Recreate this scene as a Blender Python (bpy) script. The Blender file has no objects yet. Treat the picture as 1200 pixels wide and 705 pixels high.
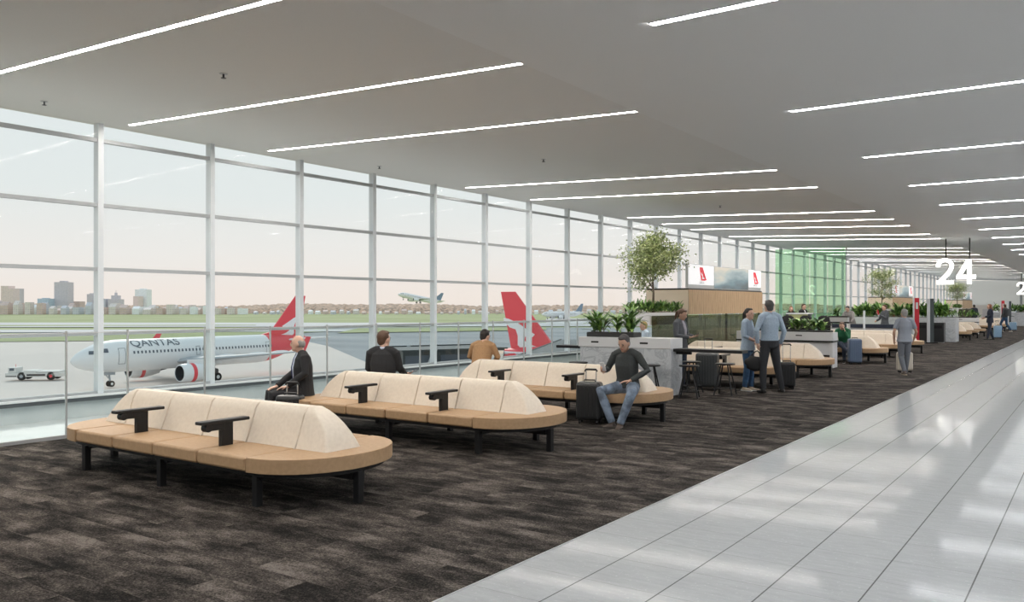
import bpy, bmesh, math, random
from mathutils import Vector, Matrix
random.seed(7)
R = math.radians
PI = math.pi
sc = bpy.context.scene
col = sc.collection
F, HZ, EYE = 983.0, 358.0, 1.70
YAW = math.atan(690 / F)
sS, cC = math.sin(YAW), math.cos(YAW)

def W(lat, D, z=0.0):                    # point given as sideways / forward distance from the eye
    return Vector((cC * lat - sS * D, sS * lat + cC * D, z))

# ------------------------------------------------------------------ materials
MATS = {}
def mat(name, c, rough=.5, metal=0, spec=.5, emis=None, es=0, coat=0):
    m = bpy.data.materials.new(name); m.use_nodes = True
    b = m.node_tree.nodes['Principled BSDF']
    b.inputs['Base Color'].default_value = (*c, 1)
    b.inputs['Roughness'].default_value = rough
    b.inputs['Metallic'].default_value = metal
    b.inputs['Specular IOR Level'].default_value = spec
    if coat: b.inputs['Coat Weight'].default_value = coat; b.inputs['Coat Roughness'].default_value = .08
    if emis: b.inputs['Emission Color'].default_value = (*emis, 1); b.inputs['Emission Strength'].default_value = es
    MATS[name] = m
    return m
def nd(m, t, **kw):
    n = m.node_tree.nodes.new(t)
    for k, v in kw.items(): setattr(n, k, v)
    return n
def lk(m, a, b): m.node_tree.links.new(a, b)
def bs(m): return m.node_tree.nodes['Principled BSDF']
def noisy(name, c1, c2, scale=8, rough=.6, detail=4, stretch=(1, 1, 1), bump=0, metal=0, lo=.35, hi=.65, spec=.5, coord='Object'):
    m = mat(name, c1, rough, metal, spec)
    tc = nd(m, 'ShaderNodeTexCoord'); mp = nd(m, 'ShaderNodeMapping'); mp.inputs['Scale'].default_value = stretch
    nz = nd(m, 'ShaderNodeTexNoise'); nz.inputs['Scale'].default_value = scale; nz.inputs['Detail'].default_value = detail
    cr = nd(m, 'ShaderNodeValToRGB'); cr.color_ramp.elements[0].position = lo; cr.color_ramp.elements[1].position = hi
    cr.color_ramp.elements[0].color = (*c1, 1); cr.color_ramp.elements[1].color = (*c2, 1)
    lk(m, tc.outputs[coord], mp.inputs[0]); lk(m, mp.outputs[0], nz.inputs['Vector']); lk(m, nz.outputs['Fac'], cr.inputs[0])
    lk(m, cr.outputs[0], bs(m).inputs['Base Color'])
    if bump:
        b = nd(m, 'ShaderNodeBump'); b.inputs['Strength'].default_value = bump; b.inputs['Distance'].default_value = .01
        lk(m, nz.outputs['Fac'], b.inputs['Height']); lk(m, b.outputs[0], bs(m).inputs['Normal'])
    return m

def glass_mat(name, tint, refl=1.0, ior=1.35, haze=None, hf=0):
    m = bpy.data.materials.new(name); m.use_nodes = True
    nt = m.node_tree; nt.nodes.remove(nt.nodes['Principled BSDF']); out = nt.nodes['Material Output']
    tr = nd(m, 'ShaderNodeBsdfTransparent'); tr.inputs[0].default_value = (*tint, 1)
    gl = nd(m, 'ShaderNodeBsdfGlossy'); gl.inputs['Roughness'].default_value = .02; gl.inputs[0].default_value = (refl, refl, refl, 1)
    lw = nd(m, 'ShaderNodeLayerWeight'); lw.inputs[0].default_value = .5
    pw = nd(m, 'ShaderNodeMath', operation='POWER'); pw.inputs[1].default_value = 5; lk(m, lw.outputs['Facing'], pw.inputs[0])
    r0 = ((ior - 1) / (ior + 1)) ** 2
    fr = nd(m, 'ShaderNodeMath', operation='MULTIPLY_ADD'); fr.inputs[1].default_value = .35; fr.inputs[2].default_value = r0; lk(m, pw.outputs[0], fr.inputs[0])
    mx = nd(m, 'ShaderNodeMixShader'); lk(m, fr.outputs[0], mx.inputs[0]); lk(m, tr.outputs[0], mx.inputs[1]); lk(m, gl.outputs[0], mx.inputs[2])
    last = mx
    if haze:
        df = nd(m, 'ShaderNodeBsdfDiffuse'); df.inputs[0].default_value = (*haze, 1)
        m2 = nd(m, 'ShaderNodeMixShader'); m2.inputs[0].default_value = hf
        lk(m, mx.outputs[0], m2.inputs[1]); lk(m, df.outputs[0], m2.inputs[2]); last = m2
    lk(m, last.outputs[0], out.inputs[0])
    MATS[name] = m
    return m

M = MATS
glass_mat('window_glass', (.985, .985, .985), ior=1.10)
glass_mat('rail_glass', (.93, .955, .955), ior=1.3)
glass_mat('green_glass', (.72, .89, .75), ior=1.2)
glass_mat('smoky_glass', (.48, .47, .36), ior=1.45, haze=(.10, .10, .07), hf=.08)
mat('frame_white', (.72, .76, .80), .45)
mat('transom_grey', (.42, .44, .46), .45)
noisy('ceiling_left', (.86, .855, .85), (.88, .875, .87), 60, .9)
noisy('ceiling_right', (.90, .905, .91), (.92, .925, .93), 60, .85)
mat('strip_warm', (1, 1, 1), emis=(1, .94, .87), es=84)
mat('strip_cool', (1, 1, 1), emis=(.96, .98, 1), es=82)
mat('number_light', (1, 1, .97), emis=(1, .985, .93), es=2.2)
mat('black_metal', (.008, .008, .009), .45, spec=.35)
mat('black_plastic', (.010, .010, .011), .4, spec=.4)
mat('dark_case', (.016, .017, .018), .38)
mat('grey_case', (.055, .060, .062), .40)
mat('blue_case', (.105, .150, .235), .4)
mat('light_blue_case', (.23, .36, .50), .4)
mat('cream_case', (.55, .50, .43), .45)
mat('chrome', (.75, .75, .76), .25, 1)
noisy('seat_tan', (.37, .235, .125), (.42, .27, .15), 30, .55, bump=.02)
noisy('back_cream', (.66, .575, .475), (.71, .625, .52), 30, .55, bump=.02)
mat('counter_white', (.70, .70, .71), .4)
mat('white_wall', (.78, .80, .82), .6)
_b = bpy.data.materials.new('window_blind'); _b.use_nodes = True; M['window_blind'] = _b
_nt = _b.node_tree; _nt.nodes.remove(_nt.nodes['Principled BSDF'])
_tl = _nt.nodes.new('ShaderNodeBsdfTranslucent'); _tl.inputs[0].default_value = (.95, .92, .88, 1); _df = _nt.nodes.new('ShaderNodeBsdfDiffuse'); _df.inputs[0].default_value = (.86, .88, .9, 1)
_mx = _nt.nodes.new('ShaderNodeMixShader'); _mx.inputs[0].default_value = .35
_nt.links.new(_tl.outputs[0], _mx.inputs[1]); _nt.links.new(_df.outputs[0], _mx.inputs[2]); _nt.links.new(_mx.outputs[0], _nt.nodes['Material Output'].inputs[0])
noisy('sill_white', (.75, .77, .78), (.8, .81, .82), 5, .4)
mat('sill_dark', (.10, .11, .12), .5)
noisy('lower_wall', (.62, .67, .68), (.68, .72, .73), 3, .6)
mat('oak_end_lit', (.80, .66, .52), .6)  # timber end tone with the light on it put into the colour
mat('soil', (.03, .02, .015), .9)
mat('bark', (.16, .12, .09), .8)
mat('trough_black', (.02, .02, .02), .5)
mat('screen_white', (.8, .8, .8), .4, emis=(.95, .96, 1), es=.55)
mat('logo_red', (.72, .03, .05), .4, emis=(.85, .04, .07), es=.25)
mat('logo_grey', (.3, .3, .32), .4)
mat('red_panel', (.62, .02, .04), .4)
mat('silver', (.55, .56, .57), .35, .6)
mat('phone_black', (.01, .01, .012), .2)
mat('paper_white', (.8, .8, .8), .6)
mat('eye_dark', (.03, .02, .015), .3)
mat('lip', (.38, .13, .11), .5)
def leafmat(name, c1, c2):
    m = noisy(name, c1, c2, 7, .45, lo=.4, hi=.6)
    return m
leafmat('leaf_tree', (.16, .22, .07), (.46, .52, .24))
leafmat('leaf_dark', (.04, .11, .03), (.20, .36, .10))
leafmat('leaf_bright', (.18, .34, .06), (.42, .62, .18))

def marble():
    m = mat('marble', (.5, .5, .5), .3)
    tc = nd(m, 'ShaderNodeTexCoord'); mp = nd(m, 'ShaderNodeMapping'); mp.inputs['Scale'].default_value = (1, 1, 1.4); mp.inputs['Rotation'].default_value = (0, .6, .3)
    n1 = nd(m, 'ShaderNodeTexNoise'); n1.inputs['Scale'].default_value = 2.2; n1.inputs['Detail'].default_value = 9; n1.inputs['Distortion'].default_value = 1.3; n1.inputs['Roughness'].default_value = .62
    cr = nd(m, 'ShaderNodeValToRGB'); e = cr.color_ramp.elements
    e[0].position = .30; e[0].color = (.52, .54, .56, 1); e[1].position = .7; e[1].color = (.56, .58, .60, 1)
    for p, c in ((.44, (.58, .60, .62)), (.495, (.40, .42, .45)), (.54, (.60, .62, .64)), (.62, (.49, .51, .54))):
        x = e.new(p); x.color = (*c, 1)
    lk(m, tc.outputs['Object'], mp.inputs[0]); lk(m, mp.outputs[0], n1.inputs['Vector']); lk(m, n1.outputs['Fac'], cr.inputs[0]); lk(m, cr.outputs[0], bs(m).inputs['Base Color'])
marble()

def wood():
    m = mat('oak_wood', (.4, .27, .15), .5)
    tc = nd(m, 'ShaderNodeTexCoord'); mp = nd(m, 'ShaderNodeMapping'); mp.inputs['Scale'].default_value = (7, 7, .7)
    n = nd(m, 'ShaderNodeTexNoise'); n.inputs['Scale'].default_value = 4; n.inputs['Detail'].default_value = 6
    w = nd(m, 'ShaderNodeTexWave', bands_direction='Y'); w.inputs['Scale'].default_value = 2.4; w.inputs['Distortion'].default_value = 0; w.inputs['Detail'].default_value = 0
    cr = nd(m, 'ShaderNodeValToRGB'); cr.color_ramp.elements[0].position = .3; cr.color_ramp.elements[1].position = .72
    cr.color_ramp.elements[0].color = (.42, .27, .145, 1); cr.color_ramp.elements[1].color = (.66, .46, .27, 1)
    c2 = nd(m, 'ShaderNodeValToRGB'); c2.color_ramp.elements[0].position = 0; c2.color_ramp.elements[1].position = .04
    c2.color_ramp.elements[0].color = (.45, .45, .45, 1); c2.color_ramp.elements[1].color = (1, 1, 1, 1)
    mx = nd(m, 'ShaderNodeMixRGB', blend_type='MULTIPLY'); mx.inputs[0].default_value = 1
    lk(m, tc.outputs['Object'], mp.inputs[0]); lk(m, mp.outputs[0], n.inputs['Vector']); lk(m, tc.outputs['Object'], w.inputs['Vector'])
    lk(m, n.outputs['Fac'], cr.inputs[0]); lk(m, w.outputs['Fac'], c2.inputs[0]); lk(m, cr.outputs[0], mx.inputs[1]); lk(m, c2.outputs[0], mx.inputs[2]); lk(m, mx.outputs[0], bs(m).inputs['Base Color'])
wood()

def carpet():
    m = mat('carpet', (.05, .045, .04), 1, spec=.1)
    geo = nd(m, 'ShaderNodeNewGeometry')
    def mp(s, loc=(0, 0, 0)):
        n = nd(m, 'ShaderNodeMapping'); n.inputs['Scale'].default_value = s; n.inputs['Location'].default_value = loc
        lk(m, geo.outputs['Position'], n.inputs[0]); return n.outputs[0]
    br = nd(m, 'ShaderNodeTexBrick'); br.offset = .5; br.inputs['Scale'].default_value = 1; br.inputs['Brick Width'].default_value = 1.0; br.inputs['Row Height'].default_value = .25
    br.inputs['Mortar Size'].default_value = .004; br.inputs['Color1'].default_value = (0, 0, 0, 1); br.inputs['Color2'].default_value = (1, 1, 1, 1); br.inputs['Mortar'].default_value = (.2, .2, .2, 1)
    lk(m, mp((1, 1, 1)), br.inputs['Vector'])
    n1 = nd(m, 'ShaderNodeTexNoise'); n1.inputs['Scale'].default_value = 1.0; n1.inputs['Detail'].default_value = 5; n1.inputs['Roughness'].default_value = .6
    # offset the streaks per carpet tile so that patches break at the tile edges
    add = nd(m, 'ShaderNodeVectorMath', operation='MULTIPLY_ADD'); add.inputs[1].default_value = (9, 5, 3)
    lk(m, br.outputs['Color'], add.inputs[0]); lk(m, mp((1.9, 4.0, 1)), add.inputs[2]); lk(m, add.outputs[0], n1.inputs['Vector'])
    n2 = nd(m, 'ShaderNodeTexNoise'); n2.inputs['Scale'].default_value = 1; n2.inputs['Detail'].default_value = 3
    lk(m, mp((22, 48, 1)), n2.inputs['Vector'])
    n3 = nd(m, 'ShaderNodeTexNoise'); n3.inputs['Scale'].default_value = 85; n3.inputs['Detail'].default_value = 3; n3.inputs['Roughness'].default_value = .7
    lk(m, mp((1, 1, 1)), n3.inputs['Vector'])
    a = nd(m, 'ShaderNodeMath', operation='MULTIPLY_ADD'); a.inputs[1].default_value = .30; lk(m, n2.outputs['Fac'], a.inputs[0])
    n1c = nd(m, 'ShaderNodeMath', operation='MULTIPLY_ADD'); n1c.inputs[1].default_value = 1.5; n1c.inputs[2].default_value = -.23; lk(m, n1.outputs['Fac'], n1c.inputs[0]); lk(m, n1c.outputs[0], a.inputs[2])
    b = nd(m, 'ShaderNodeMath', operation='MULTIPLY_ADD'); b.inputs[1].default_value = 1.15; lk(m, n3.outputs['Fac'], b.inputs[0]); lk(m, a.outputs[0], b.inputs[2])
    b2 = nd(m, 'ShaderNodeMath', operation='MULTIPLY'); b2.inputs[1].default_value = .56; lk(m, b.outputs[0], b2.inputs[0]); b = b2
    cr = nd(m, 'ShaderNodeValToRGB'); e = cr.color_ramp.elements
    e[0].position = .50; e[0].color = (.004, .0036, .0033, 1); e[1].position = .88; e[1].color = (.165, .142, .125, 1)
    for p_, c_ in ((.60, (.012, .0103, .0092)), (.68, (.034, .0285, .0248)), (.77, (.077, .065, .056))):
        x = e.new(p_); x.color = (*c_, 1)
    lk(m, b.outputs[0], cr.inputs[0]); lk(m, cr.outputs[0], bs(m).inputs['Base Color'])
    bp = nd(m, 'ShaderNodeBump'); bp.inputs['Strength'].default_value = .5; bp.inputs['Distance'].default_value = .006
    lk(m, n3.outputs['Fac'], bp.inputs['Height']); lk(m, bp.outputs[0], bs(m).inputs['Normal'])
carpet()

def tiles():
    m = mat('floor_tiles', (.6, .6, .6), .13, spec=.07)
    geo = nd(m, 'ShaderNodeNewGeometry')
    def mp(s, loc=(0, 0, 0)):
        n = nd(m, 'ShaderNodeMapping'); n.inputs['Scale'].default_value = s; n.inputs['Location'].default_value = loc
        lk(m, geo.outputs['Position'], n.inputs[0]); return n.outputs[0]
    n1 = nd(m, 'ShaderNodeTexNoise'); n1.inputs['Scale'].default_value = 1; n1.inputs['Detail'].default_value = 6; n1.inputs['Roughness'].default_value = .65
    lk(m, mp((5, 20, 1)), n1.inputs['Vector'])
    cr = nd(m, 'ShaderNodeValToRGB'); cr.color_ramp.elements[0].position = .3; cr.color_ramp.elements[1].position = .7
    cr.color_ramp.elements[0].color = (.315, .322, .327, 1); cr.color_ramp.elements[1].color = (.365, .37, .373, 1)
    lk(m, n1.outputs['Fac'], cr.inputs[0])
    n2 = nd(m, 'ShaderNodeTexNoise'); n2.inputs['Scale'].default_value = 45; n2.inputs['Detail'].default_value = 2
    lk(m, geo.outputs['Position'], n2.inputs['Vector'])
    c2 = nd(m, 'ShaderNodeValToRGB'); c2.color_ramp.elements[0].position = .62; c2.color_ramp.elements[1].position = .78
    c2.color_ramp.elements[0].color = (0, 0, 0, 1); c2.color_ramp.elements[1].color = (.10, .10, .10, 1)
    lk(m, n2.outputs['Fac'], c2.inputs[0])
    ad = nd(m, 'ShaderNodeMixRGB', blend_type='ADD'); ad.inputs[0].default_value = 1; lk(m, cr.outputs[0], ad.inputs[1]); lk(m, c2.outputs[0], ad.inputs[2])
    sp = nd(m, 'ShaderNodeSeparateXYZ'); lk(m, geo.outputs['Position'], sp.inputs[0])
    def joint(src, off, half, dark):
        a = nd(m, 'ShaderNodeMath', operation='ADD'); a.inputs[1].default_value = off; lk(m, src, a.inputs[0])
        p = nd(m, 'ShaderNodeMath', operation='PINGPONG'); p.inputs[1].default_value = .25; lk(m, a.outputs[0], p.inputs[0])
        l = nd(m, 'ShaderNodeMath', operation='LESS_THAN'); l.inputs[1].default_value = half; lk(m, p.outputs[0], l.inputs[0])
        k = nd(m, 'ShaderNodeMath', operation='MULTIPLY'); k.inputs[1].default_value = dark; lk(m, l.outputs[0], k.inputs[0])
        return k.outputs[0]
    j1 = joint(sp.outputs[0], 50.14, .0045, .9)
    j2 = joint(sp.outputs[1], 49.96, .0022, .45)
    mxm = nd(m, 'ShaderNodeMath', operation='MAXIMUM'); lk(m, j1, mxm.inputs[0]); lk(m, j2, mxm.inputs[1])
    mx = nd(m, 'ShaderNodeMixRGB'); mx.inputs[2].default_value = (.09, .09, .09, 1)
    lk(m, mxm.outputs[0], mx.inputs[0]); lk(m, ad.outputs[0], mx.inputs[1]); lk(m, mx.outputs[0], bs(m).inputs['Base Color'])
    rr = nd(m, 'ShaderNodeMapRange'); rr.inputs['To Min'].default_value = .06; rr.inputs['To Max'].default_value = .085
    lk(m, n1.outputs['Fac'], rr.inputs[0])
    # polished stone: a matt body under a thin polish whose reflection rises towards grazing angles
    df = nd(m, 'ShaderNodeBsdfDiffuse'); lk(m, mx.outputs[0], df.inputs[0])
    gl = nd(m, 'ShaderNodeBsdfGlossy'); lk(m, rr.outputs[0], gl.inputs['Roughness'])
    lw = nd(m, 'ShaderNodeLayerWeight'); lw.inputs[0].default_value = .5
    pw = nd(m, 'ShaderNodeMath', operation='POWER'); pw.inputs[1].default_value = 7.5; lk(m, lw.outputs['Facing'], pw.inputs[0])
    fa = nd(m, 'ShaderNodeMath', operation='MULTIPLY_ADD'); fa.inputs[1].default_value = .65; fa.inputs[2].default_value = .003; lk(m, pw.outputs[0], fa.inputs[0])
    ms = nd(m, 'ShaderNodeMixShader'); lk(m, fa.outputs[0], ms.inputs[0]); lk(m, df.outputs[0], ms.inputs[1]); lk(m, gl.outputs[0], ms.inputs[2])
    lk(m, ms.outputs[0], m.node_tree.nodes['Material Output'].inputs[0])
tiles()

# outdoors
noisy('apron', (.70, .62, .57), (.80, .71, .65), .03, .9, 6, lo=.3, hi=.7)
noisy('asphalt', (.30, .315, .33), (.40, .41, .42), .02, .9, 6, stretch=(1, 2.2, 1), lo=.35, hi=.65)
noisy('taxiway', (.62, .61, .60), (.70, .69, .68), .02, .9)
noisy('airfield_grass', (.36, .40, .20), (.48, .50, .28), .02, 1, 6, lo=.3, hi=.7)
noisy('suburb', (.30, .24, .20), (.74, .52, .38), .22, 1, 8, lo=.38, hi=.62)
def building_mat(name, wall, glass, sx=1.2, sz=1.0):
    m = mat(name, wall, .6)
    tc = nd(m, 'ShaderNodeTexCoord'); br = nd(m, 'ShaderNodeTexBrick'); br.offset = 0
    sep = nd(m, 'ShaderNodeSeparateXYZ'); cmb = nd(m, 'ShaderNodeCombineXYZ'); ad = nd(m, 'ShaderNodeMath', operation='ADD')
    lk(m, tc.outputs['Object'], sep.inputs[0]); lk(m, sep.outputs[0], ad.inputs[0]); lk(m, sep.outputs[1], ad.inputs[1]); lk(m, ad.outputs[0], cmb.inputs[0]); lk(m, sep.outputs[2], cmb.inputs[1])
    lk(m, cmb.outputs[0], br.inputs['Vector'])
    br.inputs['Scale'].default_value = 1; br.inputs['Brick Width'].default_value = sx; br.inputs['Row Height'].default_value = sz; br.inputs['Mortar Size'].default_value = .28
    br.inputs['Color1'].default_value = (*glass, 1); br.inputs['Color2'].default_value = (*[g * 1.25 for g in glass], 1); br.inputs['Mortar'].default_value = (*wall, 1)
    lk(m, br.outputs['Color'], bs(m).inputs['Base Color'])
building_mat('tower_grey', (0.714, 0.666, 0.690), (0.544, 0.519, 0.568), 1.6, 1.3)  # skyline walls and glass: distance haze is put into these pale colours
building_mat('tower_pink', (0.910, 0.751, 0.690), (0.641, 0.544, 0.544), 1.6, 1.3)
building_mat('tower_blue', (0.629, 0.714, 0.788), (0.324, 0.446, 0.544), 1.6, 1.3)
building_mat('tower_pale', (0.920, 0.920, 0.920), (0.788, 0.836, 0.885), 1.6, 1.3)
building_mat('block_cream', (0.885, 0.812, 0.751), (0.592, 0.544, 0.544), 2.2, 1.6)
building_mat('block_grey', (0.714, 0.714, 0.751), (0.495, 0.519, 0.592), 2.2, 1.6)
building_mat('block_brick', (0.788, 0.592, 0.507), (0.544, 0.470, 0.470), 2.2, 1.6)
mat('plane_white', (.84, .85, .86), .35)
mat('plane_red', (.80, .075, .095), .4)
mat('plane_grey', (.42, .45, .48), .4)
mat('plane_text', (.11, .14, .17), .5)
mat('plane_window', (.10, .12, .15), .3)
mat('plane_tail_blue', (.20, .28, .36), .4)
mat('tyre', (.02, .02, .02), .8)
mat('engine_dark', (.04, .04, .045), .4)
mat('bridge_dark', (.05, .065, .07), .4)
mat('bridge_light', (.55, .58, .60), .5)
mat('tug_white', (.72, .71, .68), .5)
# clothing / skin
mat('skin_light', (.58, .36, .27), .55)
mat('skin_tan', (.45, .27, .19), .55)
def cloth(name, c, k=.12, sc_=60):
    return noisy(name, tuple(v * (1 - k) for v in c), tuple(v * (1 + k) for v in c), sc_, .85, bump=.15)
cloth('suit_black', (.016, .016, .018)); cloth('suit_navy', (.020, .026, .045)); cloth('shirt_pale', (.52, .56, .68))
cloth('tie_navy', (.02, .03, .10)); cloth('jacket_tan', (.36, .21, .105)); cloth('sweater_charcoal', (.032, .036, .036))
cloth('jeans_grey', (.15, .19, .25), .45, 9); cloth('jeans_blue', (.035, .085, .17), .25, 12); cloth('jeans_dark', (.025, .035, .06))
cloth('shirt_blue', (.31, .385, .47)); cloth('trousers_charcoal', (.022, .023, .027)); cloth('cardigan_grey', (.075, .080, .090))
cloth('tee_grey', (.33, .32, .36)); cloth('polo_grey', (.24, .26, .30)); cloth('trousers_grey', (.13, .14, .16))
cloth('green_knit', (.018, .12, .055)); cloth('coat_beige', (.30, .28, .27)); cloth('shirt_white', (.7, .72, .74)); cloth('kid_blue', (.52, .62, .72))
cloth('backpack_grey', (.06, .065, .07)); cloth('bag_black', (.012, .012, .013)); cloth('skirt_brown', (.12, .09, .07))
mat('hair_dark', (.018, .012, .009), .6); mat('hair_brown', (.085, .042, .022), .6); mat('hair_grey', (.26, .25, .24), .7)
mat('hair_blonde', (.42, .31, .12), .6); mat('hair_auburn', (.22, .07, .025), .6); mat('hair_salt', (.06, .055, .055), .7)
mat('shoe_black', (.012, .012, .012), .35); mat('shoe_brown', (.07, .05, .04), .6); mat('sole_white', (.7, .7, .68), .6); mat('shoe_tan', (.42, .34, .26), .6)

# ------------------------------------------------------------------ mesh helpers
class MB:
    def __init__(s): s.v = []; s.f = []; s.mi = []
    def add(s, vs, fs, mi=0):
        o = len(s.v); s.v += [tuple(v) for v in vs]; s.f += [tuple(i + o for i in f) for f in fs]; s.mi += [mi] * len(fs); return s
    def box(s, x0, x1, y0, y1, z0, z1, mi=0, mx=None):
        vs = [Vector((x, y, z)) for z in (z0, z1) for x, y in ((x0, y0), (x1, y0), (x1, y1), (x0, y1))]
        if mx: vs = [mx @ v for v in vs]
        return s.add(vs, [(0, 3, 2, 1), (4, 5, 6, 7), (0, 1, 5, 4), (1, 2, 6, 5), (2, 3, 7, 6), (3, 0, 4, 7)], mi)
    def loft(s, rings, mi=0, cap=True, closed=True):
        n = len(rings[0]); vs = [p for r in rings for p in r]; fs = []
        for i in range(len(rings) - 1):
            for j in range(n if closed else n - 1):
                k = (j + 1) % n
                fs.append((i * n + j, i * n + k, (i + 1) * n + k, (i + 1) * n + j))
        if cap: fs.append(tuple(range(n - 1, -1, -1))); fs.append(tuple((len(rings) - 1) * n + j for j in range(n)))
        return s.add(vs, fs, mi)
    def tube(s, pts, rad, n=10, mi=0, side=None, round_=False):
        pts = [Vector(p) for p in pts]
        if not isinstance(rad, (list, tuple)): rad = [rad] * len(pts)
        rad = [r if isinstance(r, tuple) else (r, r) for r in rad]
        if round_:
            d0 = (pts[0] - pts[1]).normalized(); d1 = (pts[-1] - pts[-2]).normalized()
            a, b = rad[0], rad[-1]; ma, mb = min(a), min(b)
            P = [pts[0] + d0 * ma * .95, pts[0] + d0 * ma * .7] + pts + [pts[-1] + d1 * mb * .7, pts[-1] + d1 * mb * .95]
            rad = [(a[0] * .3, a[1] * .3), (a[0] * .72, a[1] * .72)] + rad + [(b[0] * .72, b[1] * .72), (b[0] * .3, b[1] * .3)]
            pts = P
        rings = []; A = None
        for i, p in enumerate(pts):
            t = (pts[min(i + 1, len(pts) - 1)] - pts[max(i - 1, 0)]).normalized()
            if side is not None: A = Vector(side)
            elif A is None: A = Vector((1, 0, 0)) if abs(t.x) < .9 else Vector((0, 1, 0))
            A = A - t * A.dot(t)
            if A.length < 1e-5: A = t.orthogonal()
            A.normalize(); B = t.cross(A)
            rings.append([p + A * rad[i][0] * math.cos(2 * PI * j / n) + B * rad[i][1] * math.sin(2 * PI * j / n) for j in range(n)])
        return s.loft(rings, mi)
    def ell(s, c, r, n=14, m=9, mi=0, mx=None):
        c = Vector(c); vs = []
        for i in range(m + 1):
            th = PI * i / m
            for j in range(n):
                ph = 2 * PI * j / n
                v = Vector((r[0] * math.sin(th) * math.cos(ph), r[1] * math.sin(th) * math.sin(ph), r[2] * math.cos(th)))
                if i in (0, m): v += Vector((1e-4 * math.cos(ph), 1e-4 * math.sin(ph), 0))
                if mx: v = mx @ v
                vs.append(c + v)
        fs = []
        for i in range(m):
            for j in range(n):
                k = (j + 1) % n
                fs.append((i * n + j, (i + 1) * n + j, (i + 1) * n + k, i * n + k))
        fs.append(tuple(range(n))); fs.append(tuple(m * n + j for j in range(n - 1, -1, -1)))
        return s.add(vs, fs, mi)
    def cyl(s, c, r, z0, z1, n=20, mi=0, r2=None):
        r2 = r if r2 is None else r2
        a = [Vector((c[0] + r * math.cos(2 * PI * j / n), c[1] + r * math.sin(2 * PI * j / n), z0)) for j in range(n)]
        b = [Vector((c[0] + r2 * math.cos(2 * PI * j / n), c[1] + r2 * math.sin(2 * PI * j / n), z1)) for j in range(n)]
        return s.loft([a, b], mi)
    def prism(s, poly, z0, z1, mi=0, mx=None):
        n = len(poly)
        a = [Vector((x, y, z0)) for x, y in poly]; b = [Vector((x, y, z1)) for x, y in poly]
        if mx: a = [mx @ v for v in a]; b = [mx @ v for v in b]
        return s.loft([a, b], mi)
    def build(s, name, mats, parent=None, bevel=0, seg=2, smooth=False, remesh=0, loc=None, rz=0, fix=False):
        me = bpy.data.meshes.new(name); me.from_pydata(s.v, [], s.f)
        if not isinstance(mats, (list, tuple)): mats = [mats]
        for m_ in mats: me.materials.append(M[m_])
        me.polygons.foreach_set('material_index', s.mi)
        if fix:
            bm = bmesh.new(); bm.from_mesh(me); bmesh.ops.recalc_face_normals(bm, faces=bm.faces); bm.to_mesh(me); bm.free()
        if smooth: me.polygons.foreach_set('use_smooth', [True] * len(me.polygons))
        me.update()
        o = bpy.data.objects.new(name, me); col.objects.link(o)
        if parent: o.parent = parent
        if loc is not None: o.location = loc
        o.rotation_euler.z = rz
        if bevel:
            b = o.modifiers.new('bevel', 'BEVEL'); b.width = bevel; b.segments = seg; b.limit_method = 'ANGLE'; b.angle_limit = R(35)
            if smooth is None or bevel: 
                me.polygons.foreach_set('use_smooth', [True] * len(me.polygons)); b.harden_normals = True
        if remesh:
            r = o.modifiers.new('remesh', 'REMESH'); r.mode = 'VOXEL'; r.voxel_size = remesh; r.use_smooth_shade = True
            k = o.modifiers.new('smooth', 'SMOOTH'); k.factor = .5; k.iterations = 2
        return o

def tag(o, label=None, cat=None, group=None, kind=None):
    if label: o['label'] = label
    if cat: o['category'] = cat
    if group: o['group'] = group
    if kind: o['kind'] = kind
    return o
def thing(name, label, cat, loc=(0, 0, 0), rz=0, group=None):
    o = bpy.data.objects.new(name, None); col.objects.link(o); o.location = loc; o.rotation_euler.z = rz
    o.empty_display_size = .1
    return tag(o, label, cat, group)
def kids(o): return [c for c in bpy.data.objects if c.parent == o]
def copy_tree(o, loc=None, rz=None, label=None, parent=None, group=None):
    c = o.copy(); col.objects.link(c)
    if parent: c.parent = parent
    if loc is not None: c.location = loc
    if rz is not None: c.rotation_euler.z = rz
    if label: c['label'] = label
    if group: c['group'] = group
    for ch in kids(o): copy_tree(ch, parent=c)
    return c
def struct(o): o['kind'] = 'structure'; return o

XW = -12.8          # window wall
XB = -10.86         # balustrade
XE = -3.13          # carpet edge
YN, YF = -9.0, 103.0

# ------------------------------------------------------------------ room shell
struct(MB().box(XE, 9, YN, YF, -.15, 0).build('floor', 'floor_tiles'))
struct(MB().box(XB - .06, XE - .006, YN, YF, -.15, .004).build('floor_carpet', 'carpet'))
struct(MB().box(XE - .006, XE, YN, YF, -.1, .006).build('trim_1', 'silver'))
struct(MB().box(XW - .25, XB - .06, YN, YF, -.15, -.01).build('floor_perimeter', 'lower_wall'))
# lower wall under the glazing, sill ledge with dark lip
struct(MB().box(XW - .25, XW - .02, YN, YF, -.6, .24).build('wall_left', 'lower_wall'))
struct(MB().box(XW - .25, XW + .10, YN, YF, .30, .33).build('trim_2', 'sill_white'))
struct(MB().box(XW - .25, XW + .07, YN, YF, .24, .30).build('trim_3', 'sill_dark'))
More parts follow.
